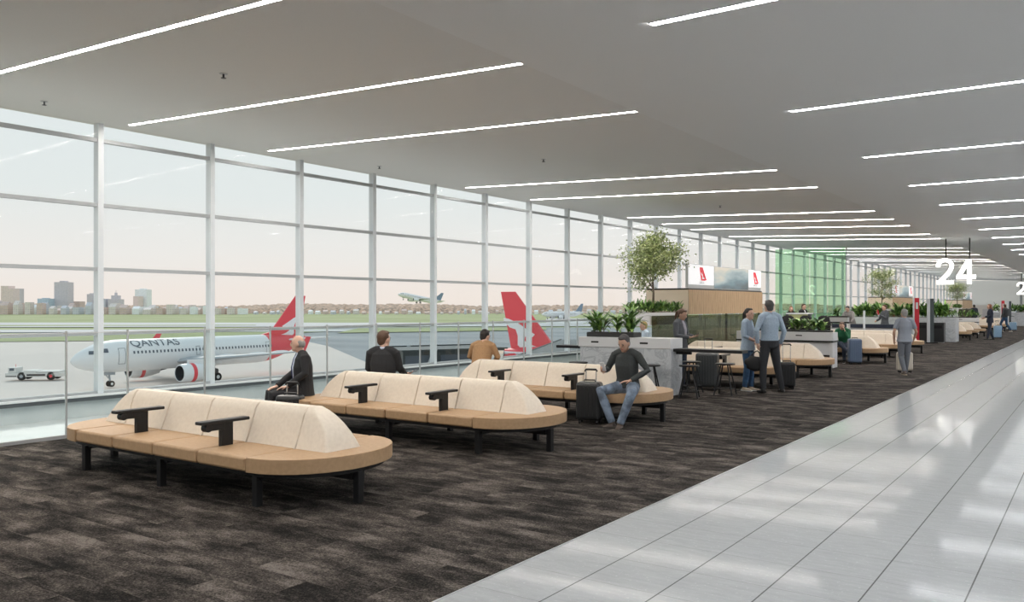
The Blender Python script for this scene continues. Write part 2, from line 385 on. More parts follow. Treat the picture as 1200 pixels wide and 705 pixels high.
# ceilings: a flat right part, and a left part rising gently to the glazing
ZR, ZL, ZLW = 4.20, 4.26, 4.55
mb = MB(); mb.box(-4.9, 9, YN, YF, ZR, ZR + .3); struct(mb.build('ceiling', 'ceiling_right'))
mb = MB()
mb.add([(-4.9, YN, ZL), (-4.9, YF, ZL), (XW - .2, YF, ZLW), (XW - .2, YN, ZLW), (-4.9, YN, ZL + .3), (-4.9, YF, ZL + .3), (XW - .2, YF, ZLW + .3), (XW - .2, YN, ZLW + .3)],
       [(0, 1, 2, 3), (7, 6, 5, 4), (0, 4, 5, 1), (2, 6, 7, 3), (1, 5, 6, 2), (3, 7, 4, 0)])
struct(mb.build('ceiling_slope', 'ceiling_left', fix=True))
struct(MB().box(XW - .3, 9.3, YN - .2, YN, -.6, 5).build('wall_back', 'white_wall'))

# glazed bays of the window wall
bay = 2.012
y0b = 7.03 - 8 * bay
mull = None
nb = int((YF - y0b) / bay) + 1
first = None
for i in range(nb):
    yb = y0b + i * bay
    if first is None:
        g = MB().box(XW - .012, XW - .004, 0, bay, .33, ZLW).build('window_1', 'window_glass')
        MB().box(XW - .11, XW + .03, -.045, .045, .33, ZLW).build('mullion', 'frame_white', g, bevel=.006)
        for z in (4.28, 3.27, 2.27, 1.265):
            MB().box(XW - .07, XW + .012, .045, bay - .045, z - .028, z + .028).build('transom', 'transom_grey', g)
        MB().box(XW - .07, XW + .012, .045, bay - .045, .33, .37).build('transom', 'transom_grey', g)
        struct(g); g.location.y = yb; first = g
    else:
        c = copy_tree(first); c.location.y = yb; c.name = 'window_%d' % (i + 1)

# right hand side of the concourse, glazed too (outside the frame)
for i in range(28):
    yb = YN + i * 4.0
    if i == 0:
        g = MB().box(9.0, 9.012, 0, 4, 0, ZR).build('window_%d' % (nb + 1), 'window_glass')
        MB().box(8.92, 9.1, -.08, .08, 0, ZR).build('mullion', 'frame_white', g)
        struct(g); g.location.y = yb; firstr = g
    else:
        c = copy_tree(firstr); c.location.y = yb; c.name = 'window_%d' % (nb + 1 + i)

# end of the concourse
struct(MB().box(XW, -6.9, 103, 103.2, 1.75, 4.4).build('wall_end', 'window_blind'))
struct(MB().box(-6.85, 9, 103, 103.2, 1.75, 4.4).build('wall_far', 'window_blind'))
struct(MB().box(-6.95, -6.75, 102.7, 103, 0, 4.4).build('column', 'transom_grey'))
struct(MB().box(XW, 9, 103.1, 103.3, 0, 1.75).build('wall_low', 'block_cream'))
for i, (x0, m_, lb) in enumerate(((-9.6, 'counter_white', 'white'), (-8.3, 'tower_blue', 'blue'), (-5.8, 'oak_wood', 'timber'))):
    o = MB().box(x0, x0 + 1.1, 102.0, 102.6, 0, 1.6 + .1 * i).box(x0 + .1, x0 + 1.0, 101.96, 102.0, .9, 1.5, 1).build('kiosk_cabinet', [m_, 'screen_white'], bevel=.02)
    tag(o, 'low %s shop cabinet against the far end wall' % lb, 'cabinet', 'shop cabinets at the far end')

# ceiling strip lights
LY = [4.65, 7.32, 10.0, 15.84, 18.62, 24.21, 26.8, 29.3, 33.2, 35.6, 42.0, 44.8, 48.0, 53.2, 55.8, 61.5, 65.7, 71, 76.5, 82, 88, 94]
LYb = [-6.6, -1.0, 1.9]
def ordinal(i):
    return ['first', 'second', 'third', 'fourth', 'fifth', 'sixth', 'seventh', 'eighth', 'ninth', 'tenth', 'eleventh', 'twelfth', 'thirteenth', 'fourteenth', 'fifteenth',
            'sixteenth', 'seventeenth', 'eighteenth', 'nineteenth', 'twentieth', 'twenty-first', 'twenty-second', 'twenty-third', 'twenty-fourth', 'twenty-fifth', 'twenty-sixth'][i]
def zleft(x): return ZL + (ZLW - ZL) * (-4.9 - x) / (-4.9 - (XW - .2))
lp = None
for i, y in enumerate(LYb + LY):
    lab = 'warm strip light in the window-side ceiling, %s row' % (ordinal(i - 3) if i > 2 else ordinal(i) + ' behind the camera')
    if lp is None:
        lp = thing('ceiling_light', lab, 'ceiling light', (0, y, 0), group='warm strip lights in the window-side ceiling')
        mb = MB(); xa, xb = -4.96, XW + .35; w = .028
        mb.add([(xa, -w, zleft(xa) - .004), (xa, w, zleft(xa) - .004), (xb, w, zleft(xb) - .004), (xb, -w, zleft(xb) - .004)], [(0, 1, 2, 3)])
        mb.build('diffuser', 'strip_warm', lp, fix=False)
        mb = MB()
        for sgn in (-1, 1):
            a, b = sgn * (w + .001), sgn * (w + .009)
            mb.add([(xa, a, zleft(xa) - .006), (xa, b, zleft(xa) - .006), (xb, b, zleft(xb) - .006), (xb, a, zleft(xb) - .006),
                    (xa, a, zleft(xa) + .02), (xa, b, zleft(xa) + .02), (xb, b, zleft(xb) + .02), (xb, a, zleft(xb) + .02)],
                   [(0, 1, 2, 3), (7, 6, 5, 4), (0, 4, 5, 1), (2, 6, 7, 3), (1, 5, 6, 2), (3, 7, 4, 0)])
        mb.build('light_frame', 'frame_white', lp, fix=True)
    else: copy_tree(lp, (0, y, 0), label=lab)
RY = [-5.5, -1.35, 2.72] + [6.8 + 4.08 * k for k in range(23)]
lp = None
for i, y in enumerate(RY):
    lab = 'white strip light over the tiles, %s row from the camera' % (ordinal(i - 3) if i > 2 else ordinal(i) + ' behind the camera')
    if lp is None:
        lp = thing('ceiling_light', lab, 'ceiling light', (0, y, 0), group='white strip lights over the tiled walkway')
        MB().box(-3.26, 3.4, -.036, .036, ZR - .008, ZR - .002).build('diffuser', 'strip_cool', lp)
        MB().box(-3.27, 3.41, -.046, -.037, ZR - .01, ZR).box(-3.27, 3.41, .037, .046, ZR - .01, ZR).build('light_frame', 'frame_white', lp)
    else: copy_tree(lp, (0, y, 0), label=lab)
# sprinkler heads
sp0 = None
for (x, y, lab) in ((-8.3, 6.02, 'nearest the camera between the first two strip lights'), (-11.9, 5.75, 'above the glazing at the far left'), (-11.9, 12.3, 'near the glazing beyond the third strip light'),
                    (-8.35, 12.9, 'in the middle of the bare ceiling beyond the third strip light'), (-8.35, 21.6, 'deep in the ceiling beyond the fifth strip light')):
    lb = 'small chrome sprinkler head ' + lab
    if sp0 is None:
        sp0 = thing('sprinkler', lb, 'sprinkler', (x, y, zleft(x)), group='sprinkler heads in the window-side ceiling')
        MB().cyl((0, 0), .045, -.008, .0, 16).build('escutcheon', 'silver', sp0)
        MB().cyl((0, 0), .012, -.05, -.008, 10).cyl((0, 0), .03, -.055, -.05, 12).build('nozzle', 'engine_dark', sp0)
    else: copy_tree(sp0, (x, y, zleft(x)), label=lb)

# ------------------------------------------------------------------ glass balustrade
bal = thing('glass_balustrade', 'frameless glass balustrade with thin steel posts in front of the window wall', 'balustrade', (XB, 0, 0))
posts = [5.52 - 1.2 * k for k in range(12, 0, -1)] + [5.52] + [6.35 + 1.2 * k for k in range(0, 72)]
for i in range(len(posts) - 1):
    a, b = posts[i] + .012, posts[i + 1] - .012
    MB().box(-.006, .006, a, b, .05, 1.34).build('glass_panel', 'rail_glass', bal)
pm = MB().box(-.014, .014, -.009, .009, 0, 1.375)
p0 = pm.build('post', 'silver', bal, loc=(0, posts[0], 0))
for y in posts[1:]:
    if y > 80: break
    c = p0.copy(); col.objects.link(c); c.parent = bal; c.location = (0, y, 0)
MB().box(-.009, .009, posts[0], posts[-1], 1.342, 1.352).build('top_rail', 'silver', bal)
MB().box(-.03, .03, posts[0], posts[-1], 0.004, .05).build('base_channel', 'silver', bal)

# ------------------------------------------------------------------ benches
SEAM = [-8.54, -7.86, -7.18, -6.50, -5.82]
CX = -7.18
def half_disc(sgn, n=18, rx=.64, ry=.74):
    x0 = 1.36 * sgn
    pts = [(x0 + sgn * .004, -ry)]
    for k in range(n + 1):
        a = -PI / 2 + PI * k / n
        pts.append((x0 + sgn * (.01 + rx * abs(math.cos(a)) ** .92), ry * math.sin(a)))
    pts.append((x0 + sgn * .004, ry))
    if sgn < 0: pts = pts[::-1]
    return pts
def make_bench(label):
    t = thing('bench', label, 'bench', (0, 0, 0), group='tan and cream waiting benches')
    # seats
    for s_ in (-1, 1):
        for k in range(4):
            x0, x1 = SEAM[k] - CX + .006, SEAM[k + 1] - CX - .006
            ya, yb = sorted((s_ * .185, s_ * .74))
            MB().box(x0, x1, ya, yb, .315, .44).build('seat', 'seat_tan', t, bevel=.028, seg=3)
    for s_ in (-1, 1):
        MB().prism(half_disc(s_), .315, .44).build('end_seat', 'seat_tan', t, bevel=.024, seg=3, fix=True)
    # backrest segments : tapered, rounded shoulders
    def prof(tt): return .215 - .13 * tt ** .9
    T = [0, .2, .4, .6, .78, .9, .97, 1.0]
    def hz(tt): return .43 + .365 * tt
    def back(x0, x1, e0, e1):
        rings = []
        for tt in T:
            h = prof(tt) * (1 if tt < .88 else (1 - (tt - .88) / .12 * .35))
            a = x0 + (e0 * (.35 * tt + .65 * tt ** 2.6) if e0 else 0); b = x1 - (e1 * (.35 * tt + .65 * tt ** 2.6) if e1 else 0)
            z = hz(tt)
            k0 = .03 if e0 else 0; k1 = .03 if e1 else 0
            r = []
            def corner(cx, sx, sy, k):
                if not k: return [(cx, sy * h)]
                return [(cx - sx * k * (1 - math.sin(q)), sy * (h - .55 * h * (1 - math.cos(q)))) for q in ((0, R(30), R(60), R(90)) if sx * sy < 0 else (R(90), R(60), R(30), R(0)))]
            # ccw from (a,-h)
            if k0: r += [(a, -h * .84), (a + k0 * .15, -h * .93), (a + k0 * .55, -h * .985), (a + k0, -h)]
            else: r += [(a, -h)]
            if k1: r += [(b - k1, -h), (b - k1 * .55, -h * .985), (b - k1 * .15, -h * .93), (b, -h * .84), (b, h * .84), (b - k1 * .15, h * .93), (b - k1 * .55, h * .985), (b - k1, h)]
            else: r += [(b, -h), (b, h)]
            if k0: r += [(a + k0, h), (a + k0 * .55, h * .985), (a + k0 * .15, h * .93), (a, h * .84)]
            else: r += [(a, h)]
            rings.append([Vector((p[0], p[1], z)) for p in r])
        return MB().loft(rings)
    for k in range(4):
        back(SEAM[k] - CX + .004, SEAM[k + 1] - CX - .004, 0, 0).build('backrest', 'back_cream', t, bevel=.014, seg=3, fix=True)
    back(SEAM[4] - CX + .004, 1.76, 0, .34).build('end_backrest', 'back_cream', t, bevel=.012, seg=2, fix=True)
    back(-1.76, SEAM[0] - CX - .004, .34, 0).build('end_backrest', 'back_cream', t, bevel=.012, seg=2, fix=True)
    # frame
    fr = MB()
    inner = half_disc(1, rx=.58, ry=.66)[1:-1]; outer = inner + [(-x, -y) for x, y in inner]
    fr.prism(outer, .272, .315)
    fr.box(-1.9, 1.9, -.05, .05, .2, .272)
    for x in (-1.36, 0, 1.36): fr.box(x - .03, x + .03, -.6, .6, .23, .272)
    fr.build('frame', 'black_metal', t, fix=True)
    w = .032
    for x in (-1.40, -.06, 1.34):
        for s_ in (-1, 1):
            MB().box(x - w, x + w, s_ * .6 - w, s_ * .6 + w, 0.004, .272).build('leg', 'black_metal', t, bevel=.004)
    for x in (-1.93, 1.93):
        MB().box(x - w, x + w, -w, w, 0.004, .272).build('leg', 'black_metal', t, bevel=.004)
    for s_ in (-1, 1):
        for x in (SEAM[1] - CX, SEAM[3] - CX):
            a = MB()
            yb, yf = s_ * .20, s_ * .72
            y0, y1 = sorted((yb, yf)); a.box(x - .045, x + .045, y0, y1, .646, .676)
            ar = a.build('armrest', 'black_plastic', t, bevel=.008)
            y0, y1 = sorted((s_ * .37, s_ * .49)); p = MB().box(x - .026, x + .026, y0, y1, .42, .650)
            y0, y1 = sorted((s_ * .46, s_ * .64)); p.box(x - .030, x + .030, y0, y1, .585, .650)
            p.tube([(x - .036, s_ * .63, .612), (x + .036, s_ * .63, .612)], .036, 14)
            p.build('armrest_post', 'black_metal', ar, bevel=.004)
    return t
bench_spots = [(5.17, 'nearest the camera at the lower left'), (8.25, 'where the two men in black suits sit, second from the camera'),
    (11.32, 'where the man in grey jeans sits, third from the camera'), (17.5, 'right behind the couple in blue shirts'),
    (20.6, 'just in front of the white planter counter'), (26.8, 'where the person in green sits'), (29.9, 'just beyond the one with the person in green'),
    (33.0, 'behind the grey-haired walker'), (46.6, 'just past the big marble planter'), (49.6, 'beside the woman in a navy suit'), (52.7, 'third past the big marble planter'),
    (61.5, 'beside the man with the backpack'), (64.6, 'just past the man with the backpack'), (67.7, 'third from the last at the far end'), (71, 'last but one at the far end')]
b0 = None
for y, l in bench_spots:
    lab = 'double-sided tan bench ' + l
    if b0 is None: b0 = make_bench(lab); b0.location = (CX, y, 0)
    else: copy_tree(b0, (CX, y, 0), label=lab)

# ------------------------------------------------------------------ plants
def strap_leaf(mb, base, az, el, L, w, droop=.5, n=6, mi=0):
    d = Vector((math.cos(az), math.sin(az), 0)); sd = Vector((-math.sin(az), math.cos(az), 0))
    p = Vector(base); e = el; pts = []
    for i in range(n + 1):
        t = i / n
        ww = w * math.sin(PI * min(.97, .12 + .88 * t)) ** .7
        up = Vector((0, 0, 1)) * math.cos(e) - d * math.sin(e)
        pts.append((p - sd * ww, p + up * -.15 * w, p + sd * ww))
        p = p + (d * math.cos(e) + Vector((0, 0, 1)) * math.sin(e)) * (L / n); e -= droop / n * 2
    vs = [q for tr in pts for q in tr]; fs = []
    for i in range(n):
        for j in range(2): fs.append((i * 3 + j, i * 3 + j + 1, (i + 1) * 3 + j + 1, (i + 1) * 3 + j))
    mb.add(vs, fs, mi)
def strappy_plant(name, label, loc, h, r, n, seed, mats=('leaf_dark', 'leaf_bright'), group=None, w=.03):
    rnd = random.Random(seed)
    t = thing(name, label, 'plant', loc, group=group)
    mb = MB()
    stems = [(rnd.uniform(-r, r) * .5, rnd.uniform(-.06, .06)) for _ in range(4)]
    for i in range(n):
        sx, sy = rnd.choice(stems); hh = rnd.uniform(0, h * .45)
        L = rnd.uniform(.6, 1.0) * h * .75
        strap_leaf(mb, (sx, sy, hh), rnd.uniform(0, 2 * PI), rnd.uniform(.35, 1.35), L, w * rnd.uniform(.7, 1.3), rnd.uniform(.2, .9), mi=0 if rnd.random() < .65 else 1)
    mb.build('foliage', list(mats), t, smooth=True)
    st = MB()
    for sx, sy in stems: st.tube([(sx, sy, -.02), (sx * 1.05, sy, h * .5)], [.012, .006], 6)
    st.build('stem', 'bark', t)
    return t
def hedge(name, label, loc, lx, ly, h, n, seed, mats=('leaf_dark', 'leaf_bright'), group=None, cat='plant'):
    rnd = random.Random(seed)
    t = thing(name, label, cat, loc, group=group)
    mb = MB()
    for i in range(n):
        bx, by = rnd.uniform(-lx / 2, lx / 2), rnd.uniform(-ly / 2, ly / 2)
        strap_leaf(mb, (bx, by, rnd.uniform(0, h * .5)), rnd.uniform(0, 2 * PI), rnd.uniform(.4, 1.4), h * rnd.uniform(.4, .7), h * rnd.uniform(.04, .09), rnd.uniform(.1, .8), n=4, mi=0 if rnd.random() < .7 else 1)
    mb.build('foliage', list(mats), t, smooth=True)
    st = MB()
    for i in range(7): x = lx * (i / 6 - .5) * .9; st.tube([(x, 0, -.02), (x + .02, 0, h * .6)], [.012, .005], 6)
    st.build('stem', 'bark', t)
    return t
def small_tree(label, loc, h, r, seed, group=None, nleaf=2600):
    rnd = random.Random(seed)
    t = thing('indoor_tree', label, 'tree', loc, group=group)
    tr = MB(); tips = []
    tr.tube([(0, 0, 0), (.01, .01, h * .25), (-.01, 0, h * .42), (.02, 0, h * .6), (0, .02, h * .85)], [.035, .028, .022, .014, .006], 8)
    for i in range(26):
        z = h * rnd.uniform(.2, .8); az = rnd.uniform(0, 2 * PI); k = 1 - abs((z / h) - .42) * 1.1
        L = r * rnd.uniform(.55, 1.0) * k; rise = L * rnd.uniform(.45, .9)
        p0 = Vector((0, 0, z)); p1 = p0 + Vector((math.cos(az) * L * .5, math.sin(az) * L * .5, rise * .65)); p2 = p0 + Vector((math.cos(az) * L, math.sin(az) * L, rise))
        tr.tube([p0, p1, p2], [.012, .008, .003], 6); tips += [(p1, r * .25), (p2, r * .27), ((p1 + p2) / 2, r * .24)]
    for k in range(5): tips.append((Vector((rnd.uniform(-.1, .1), rnd.uniform(-.1, .1), h * (.8 + .04 * k))), r * .24))
    tr.build('trunk', 'bark', t, smooth=True)
    lf = MB()
    for i in range(nleaf):
        c, rr = rnd.choice(tips)
        p = c + Vector((rnd.gauss(0, 1), rnd.gauss(0, 1), rnd.gauss(0, .8))) * rr * .55
        a = rnd.uniform(0, 2 * PI); e = rnd.uniform(-1.1, .7); L = rnd.uniform(.045, .075); w = L * .32
        d = Vector((math.cos(a) * math.cos(e), math.sin(a) * math.cos(e), math.sin(e))); s_ = d.orthogonal().normalized()
        s_ = Matrix.Rotation(rnd.uniform(0, PI), 3, d) @ s_
        lf.add([p, p + d * L * .5 + s_ * w, p + d * L, p + d * L * .5 - s_ * w], [(0, 1, 2, 3)])
    lf.build('foliage', 'leaf_tree', t)
    return t

# ------------------------------------------------------------------ marble bar counter with tables
ctr = thing('bar_counter', 'marble bar counter with white top band in front of the woman with the phone', 'counter', (-7.6, 14.85, 0))
MB().box(-.97, 1.0, -.26, .26, 0.004, .885).build('base', 'marble', ctr, bevel=.004)
MB().box(-1.0, 1.0, -.28, .28, .885, 1.08).build('worktop', 'counter_white', ctr, bevel=.008)
for x in (-.62, .45):
    MB().box(x - .085, x + .085, -.286, -.27, .965, 1.0).build('power_slot', 'black_plastic', ctr, bevel=.012)
MB().box(1.0, 2.33, -.16, .16, .835, .89).box(1.0, 1.3, -.03, .03, .78, .835).build('side_table', 'black_metal', ctr, bevel=.004)
MB().box(-1.6, -1.0, -.16, .16, .835, .89).build('side_table', 'black_metal', ctr, bevel=.004)
tag(MB().box(-8.47, -7.42, 14.68, 15.02, 1.081, 1.17).box(-8.45, -7.44, 14.70, 15.0, 1.15, 1.175, 1).build('planter_trough', ['trough_black', 'soil'], bevel=.004),
    'low black planter trough standing on the marble bar counter', 'planter')
strappy_plant('potted_plant', 'spiky green plant in the left half of the trough on the marble counter', (-8.20, 14.85, 1.172), .52, .46, 95, 3, w=.030)
strappy_plant('potted_plant', 'spiky green plant in the right half of the trough on the marble counter', (-7.68, 14.85, 1.172), .62, .40, 90, 5, w=.034)

def make_stool(label):
    t = thing('bar_stool', label, 'stool', group='black stools at the bar counter')
    MB().cyl((0, 0), .185, .575, .605, 28).build('seat', 'black_metal', t, bevel=.008)
    for k in range(4):
        a = PI / 4 + k * PI / 2
        MB().tube([(.09 * math.cos(a), .09 * math.sin(a), .58), (.24 * math.cos(a), .24 * math.sin(a), .004)], .014, 8).build('leg', 'black_metal', t)
    fr = MB()
    P = [(.215 * math.cos(PI / 4 + k * PI / 2), .215 * math.sin(PI / 4 + k * PI / 2), .13) for k in range(4)]
    for k in range(4): fr.tube([P[k], P[(k + 1) % 4]], .009, 8)
    fr.build('foot_ring', 'black_metal', t)
    return t
st0 = make_stool('black round stool nearest the corner of the marble counter, legs fully in view')
st0.location = (-6.22, 14.55, .0); st0.rotation_euler.z = .3
for (x, y, a, l) in ((-6.86, 14.26, .6, 'black stool standing against the marble face of the counter'), (-8.35, 14.15, .2, 'black stool at the left end of the marble counter, only its seat showing'),
                     (-6.62, 15.60, .8, 'black stool on the far side of the table, by the woman with the phone'), (-5.86, 15.42, .1, 'black stool in front of the large grey suitcase')):
    copy_tree(st0, (x, y, 0), a, l)

# second counter (white, with legs and a planter)
c2 = thing('planter_counter', 'white counter with built-in planter and white legs behind the standing couple', 'counter', (-7.3, 23.9, 0), group=None)
MB().box(-1.35, 1.35, -.25, .25, .74, .97).build('body', 'counter_white', c2, bevel=.008)
MB().box(-1.35, 1.30, -.2, .2, .35, .70).build('lower_panel', 'counter_white', c2, bevel=.006)
MB().box(-1.36, 1.36, -.27, .27, .70, .74).build('shelf', 'black_metal', c2)
for x in (-1.30, 1.30): MB().box(x - .04, x + .04, -.25, .25, .004, .72).build('leg', 'counter_white', c2, bevel=.004)
MB().box(.35, .52, -.257, -.24, .86, .89).build('power_slot', 'black_plastic', c2)
MB().box(-.15, 1.25, -.17, .17, .97, 1.02).build('trough', 'trough_black', c2, bevel=.003)
strappy_plant('potted_plant', 'broad-leaved plant at the left of the white planter counter', (-6.95, 23.9, 1.0), .52, .5, 46, 11, w=.05)
strappy_plant('potted_plant', 'broad-leaved plant at the right of the white planter counter', (-6.33, 23.9, 1.0), .48, .4, 46, 12, w=.05)
c3 = copy_tree(c2, (-7.3, 56.8, 0), label='white planter counter far off between the woman in navy and the marble planter')
hedge('planter_hedge', 'low green plants on the far white planter counter', (-7.0, 56.8, 1.0), 2.2, .3, .55, 160, 21)

# ------------------------------------------------------------------ timber kiosks, screens, trees
def logo_poly():
    # leaping shape inside a slanted fin, generic outline
    return [(-.28, .42), (.02, .42), (.20, .05), (.36, -.25), (.42, -.40), (.10, -.40), (.02, -.28), (.12, -.05), (-.02, -.02), (-.10, -.22), (-.22, -.40), (-.34, -.40), (-.26, -.18), (-.20, .10)]
def text_mesh(txt, size, mt, parent, mx, name='lettering', extrude=.004, bend=None, bold=0, align='CENTER'):
    cu = bpy.data.curves.new(name, 'FONT'); cu.body = txt; cu.size = size; cu.extrude = extrude; cu.align_x = align; cu.align_y = 'CENTER'; cu.offset = bold
    ob = bpy.data.objects.new('tmp', cu); col.objects.link(ob)
    dg = bpy.context.evaluated_depsgraph_get(); me = bpy.data.meshes.new_from_object(ob.evaluated_get(dg))
    bpy.data.objects.remove(ob)
    me.name = name; me.transform(mx)
    if bend:
        bm = bmesh.new(); bm.from_mesh(me); bmesh.ops.triangulate(bm, faces=bm.faces)
        zs = [v.co.z for v in bm.verts]; z_ = min(zs)
        while z_ < max(zs):
            bmesh.ops.bisect_plane(bm, geom=bm.verts[:] + bm.edges[:] + bm.faces[:], plane_co=(0, 0, z_), plane_no=(0, 0, 1)); z_ += .1
        bm.to_mesh(me); bm.free()
        for v in me.vertices: v.co = bend(v.co)
    me.materials.clear(); me.materials.append(M[mt])
    o = bpy.data.objects.new(name, me); col.objects.link(o)
    if parent: o.parent = parent
    return o
SIDE = Matrix(((0, 0, 1, 0), (1, 0, 0, 0), (0, 1, 0, 0), (0, 0, 0, 1)))   # xy plane -> facing +X (u->Y, v->Z)
def pic_mat():
    m = mat('screen_picture', (.1, .1, .1), .3)
    tc = nd(m, 'ShaderNodeTexCoord'); n = nd(m, 'ShaderNodeTexNoise'); n.inputs['Scale'].default_value = 2.2; n.inputs['Detail'].default_value = 6
    sp = nd(m, 'ShaderNodeSeparateXYZ'); lk(m, tc.outputs['Generated'], sp.inputs[0]); lk(m, tc.outputs['Generated'], n.inputs['Vector'])
    a = nd(m, 'ShaderNodeMath', operation='MULTIPLY_ADD'); a.inputs[1].default_value = .8; lk(m, n.outputs['Fac'], a.inputs[0])
    b = nd(m, 'ShaderNodeMath', operation='MULTIPLY_ADD'); b.inputs[1].default_value = .55; lk(m, sp.outputs[2], b.inputs[0])
    c = nd(m, 'ShaderNodeMath', operation='MULTIPLY'); c.inputs[1].default_value = -.28; lk(m, sp.outputs[1], c.inputs[0])
    lk(m, c.outputs[0], b.inputs[2]); lk(m, b.outputs[0], a.inputs[2])
    cr = nd(m, 'ShaderNodeValToRGB'); e = cr.color_ramp.elements; e[0].position = .25; e[0].color = (.02, .06, .07, 1); e[1].position = .80; e[1].color = (.75, .68, .55, 1)
    x = e.new(.42); x.color = (.09, .20, .25, 1); x = e.new(.6); x.color = (.40, .50, .50, 1)
    lk(m, a.outputs[0], cr.inputs[0]); lk(m, cr.outputs[0], bs(m).inputs['Emission Color']); bs(m).inputs['Emission Strength'].default_value = .75
pic_mat()
def kiosk(y, where, first_):
    k = thing('timber_kiosk', 'timber-clad kiosk bulkhead on smoky glass ' + where, 'kiosk', (-9.36, y, 0))
    MB().box(-1.3, 0, 0, 6.2, 1.46, 2.15).build('cladding', 'oak_wood', k, bevel=.004)
    MB().box(-1.29, -.01, -.012, -.002, 1.47, 2.14).build('lit_end_face', 'oak_end_lit', k)  # thin cream sheet over the cladding end, painting it as brightly lit
    MB().box(-1.28, -.02, .02, 6.18, 2.15, 2.19).build('cap', 'trough_black', k)
    for yy in (.05, 3.1, 6.1):
        MB().box(-.12, -.06, yy - .03, yy + .03, .004, 1.46).build('post', 'bridge_dark', k)
    gp = MB().box(-.02, -.008, -2.3, 6.2, .05, 1.44).build('glass_screen', 'smoky_glass', k)
    MB().box(-.03, .0, -2.3, 6.2, .004, .05).build('base_channel', 'trough_black', k)
    for j, (a, b, kind) in enumerate(((.05, 1.95, 'w'), (1.97, 4.9, 'p'), (4.92, 6.15, 'w'))):
        nm = 'display_screen'
        lb = ['white screen with red emblem, near end of the kiosk ', 'wide screen showing a misty landscape on the kiosk ', 'white screen with red emblem, far end of the kiosk '][j] + where
        s_ = thing(nm, lb, 'screen', (-9.36, y + a, 2.20))
        L = b - a
        MB().box(-.12, -.04, 0, L, .0, .67).build('housing', 'silver', s_, bevel=.004)
        MB().box(-.04, -.034, .015, L - .015, (.1 if kind == 'w' else .015), .66).build('display', 'screen_white' if kind == 'w' else 'screen_picture', s_)
        if kind == 'w':
            lg = MB(); sc_ = .38
            mx = Matrix.Translation((-.03, L * .52, .41)) @ SIDE @ Matrix.Scale(sc_, 4) @ Matrix.Scale(1.7, 4, (1, 0, 0))
            lg.prism([(-.32, .5), (.05, .5), (.5, -.45), (.25, -.5), (-.12, -.5)], 0, .012, mx=mx)
            lg.prism([(-.16, .12), (.0, -.02), (.10, -.26), (.30, -.34), (.12, -.36), (-.02, -.38), (.02, -.18), (-.10, -.04)], .012, .02, 1, mx=mx)
            lg.build('emblem', ['logo_red', 'screen_white'], s_, fix=True)
            text_mesh('QANTAS', .10, 'logo_grey', s_, Matrix.Translation((-.03, L * .5, .16)) @ SIDE, extrude=.001)
    pt = tag(MB().box(-9.72, -9.41, y - 3.4, y - .15, 1.2, 1.52).box(-9.70, -9.43, y - 3.38, y - .17, 1.48, 1.53, 1).box(-9.62, -9.52, y - 3.3, y - 3.2, .004, 1.2).box(-9.62, -9.52, y - .35, y - .25, .004, 1.2).build('planter_box', ['counter_white', 'soil'], bevel=.004),
             'raised pale planter box beside the kiosk ' + where, 'planter')
    hedge('planter_hedge', 'leafy plants in the raised box by the kiosk ' + where, (-9.56, y - 1.77, 1.53), 3.1, .24, .34, 700, int(y), group=None).rotation_euler.z = PI / 2
    small_tree('slender green tree in the raised planter by the kiosk ' + where, (-9.56, y - 1.85, 1.52), 2.12, .95, int(y) + 3, nleaf=7500 if first_ else 4500)
kiosk(21.87, 'behind the woman with the phone', True)
kiosk(49.8, 'beyond the green glass wall', False)
kiosk(78.5, 'at the far end', False)

# green glass wall
gw = thing('green_glass_wall', 'tall green glass partition standing out from the window wall', 'partition', (0, 40.1, 0))
for k in range(4):
    x0 = XW + .05 + k * .81
    MB().box(x0, x0 + .79, -.006, .006, 0, 4.38).build('glass_panel', 'green_glass', gw)
MB().box(XW + .05, -9.5, -.03, .03, -.01, .06).box(-9.53, -9.49, -.03, .03, 0, 4.38).build('frame', 'frame_white', gw)

# gate desk and items near it
gd = thing('gate_desk', 'tall gate desk with pale yellow-green front and white top below the two staff', 'desk', (-10.3, 35.6, 0))
MB().box(-.42, .42, -.3, .3, .004, 1.34).build('body', 'bridge_dark', gd, bevel=.01)
mat('desk_green', (.42, .43, .20), .5)
MB().box(-.36, .42, -.32, -.3, .75, 1.34).build('front_panel', 'desk_green', gd)
MB().box(-.46, .46, -.36, .34, 1.34, 1.40).build('worktop', 'counter_white', gd, bevel=.006)
hb = None
for i, (x, y) in enumerate(((-9.5, 31.35), (-8.9, 31.55), (-8.3, 31.65))):
    lb = 'dark high-backed chair %s' % ['nearest the gate desk', 'middle of the three by the gate desk', 'next to the stand with the potted shrub'][i]
    if hb is None:
        hb = thing('high_back_chair', lb, 'chair', (x, y, 0), .4, 'dark high-backed chairs')
        MB().loft([[Vector((.26 * math.cos(a) * k, .24 * math.sin(a) * k * (1 if math.sin(a) > 0 else .3), z)) for a in [2 * PI * j / 16 for j in range(16)]] for z, k in ((.4, 1), (1.1, .95), (1.28, .8), (1.34, .4))]).build('backrest', 'bag_black', hb, smooth=True, fix=True)
        MB().box(-.26, .26, -.36, .1, .34, .46).build('seat', 'bag_black', hb, bevel=.03)
        for a, b in ((-.2, -.3), (.2, -.3), (-.2, .1), (.2, .1)): MB().tube([(a, b, .004), (a, b, .35)], .014, 8).build('leg', 'black_metal', hb)
    else: copy_tree(hb, (x, y, 0), .3 - .3 * i, lb)
ps = thing('plant_stand', 'black shelf stand with white legs carrying a grey trough by the green glass', 'stand', (-8.3, 33.9, 0))
MB().box(-.4, .4, -.18, .18, 1.02, 1.08).build('shelf', 'black_metal', ps)
for x in (-.34, .34): MB().box(x - .03, x + .03, -.16, .16, .004, 1.02).build('leg', 'counter_white', ps)
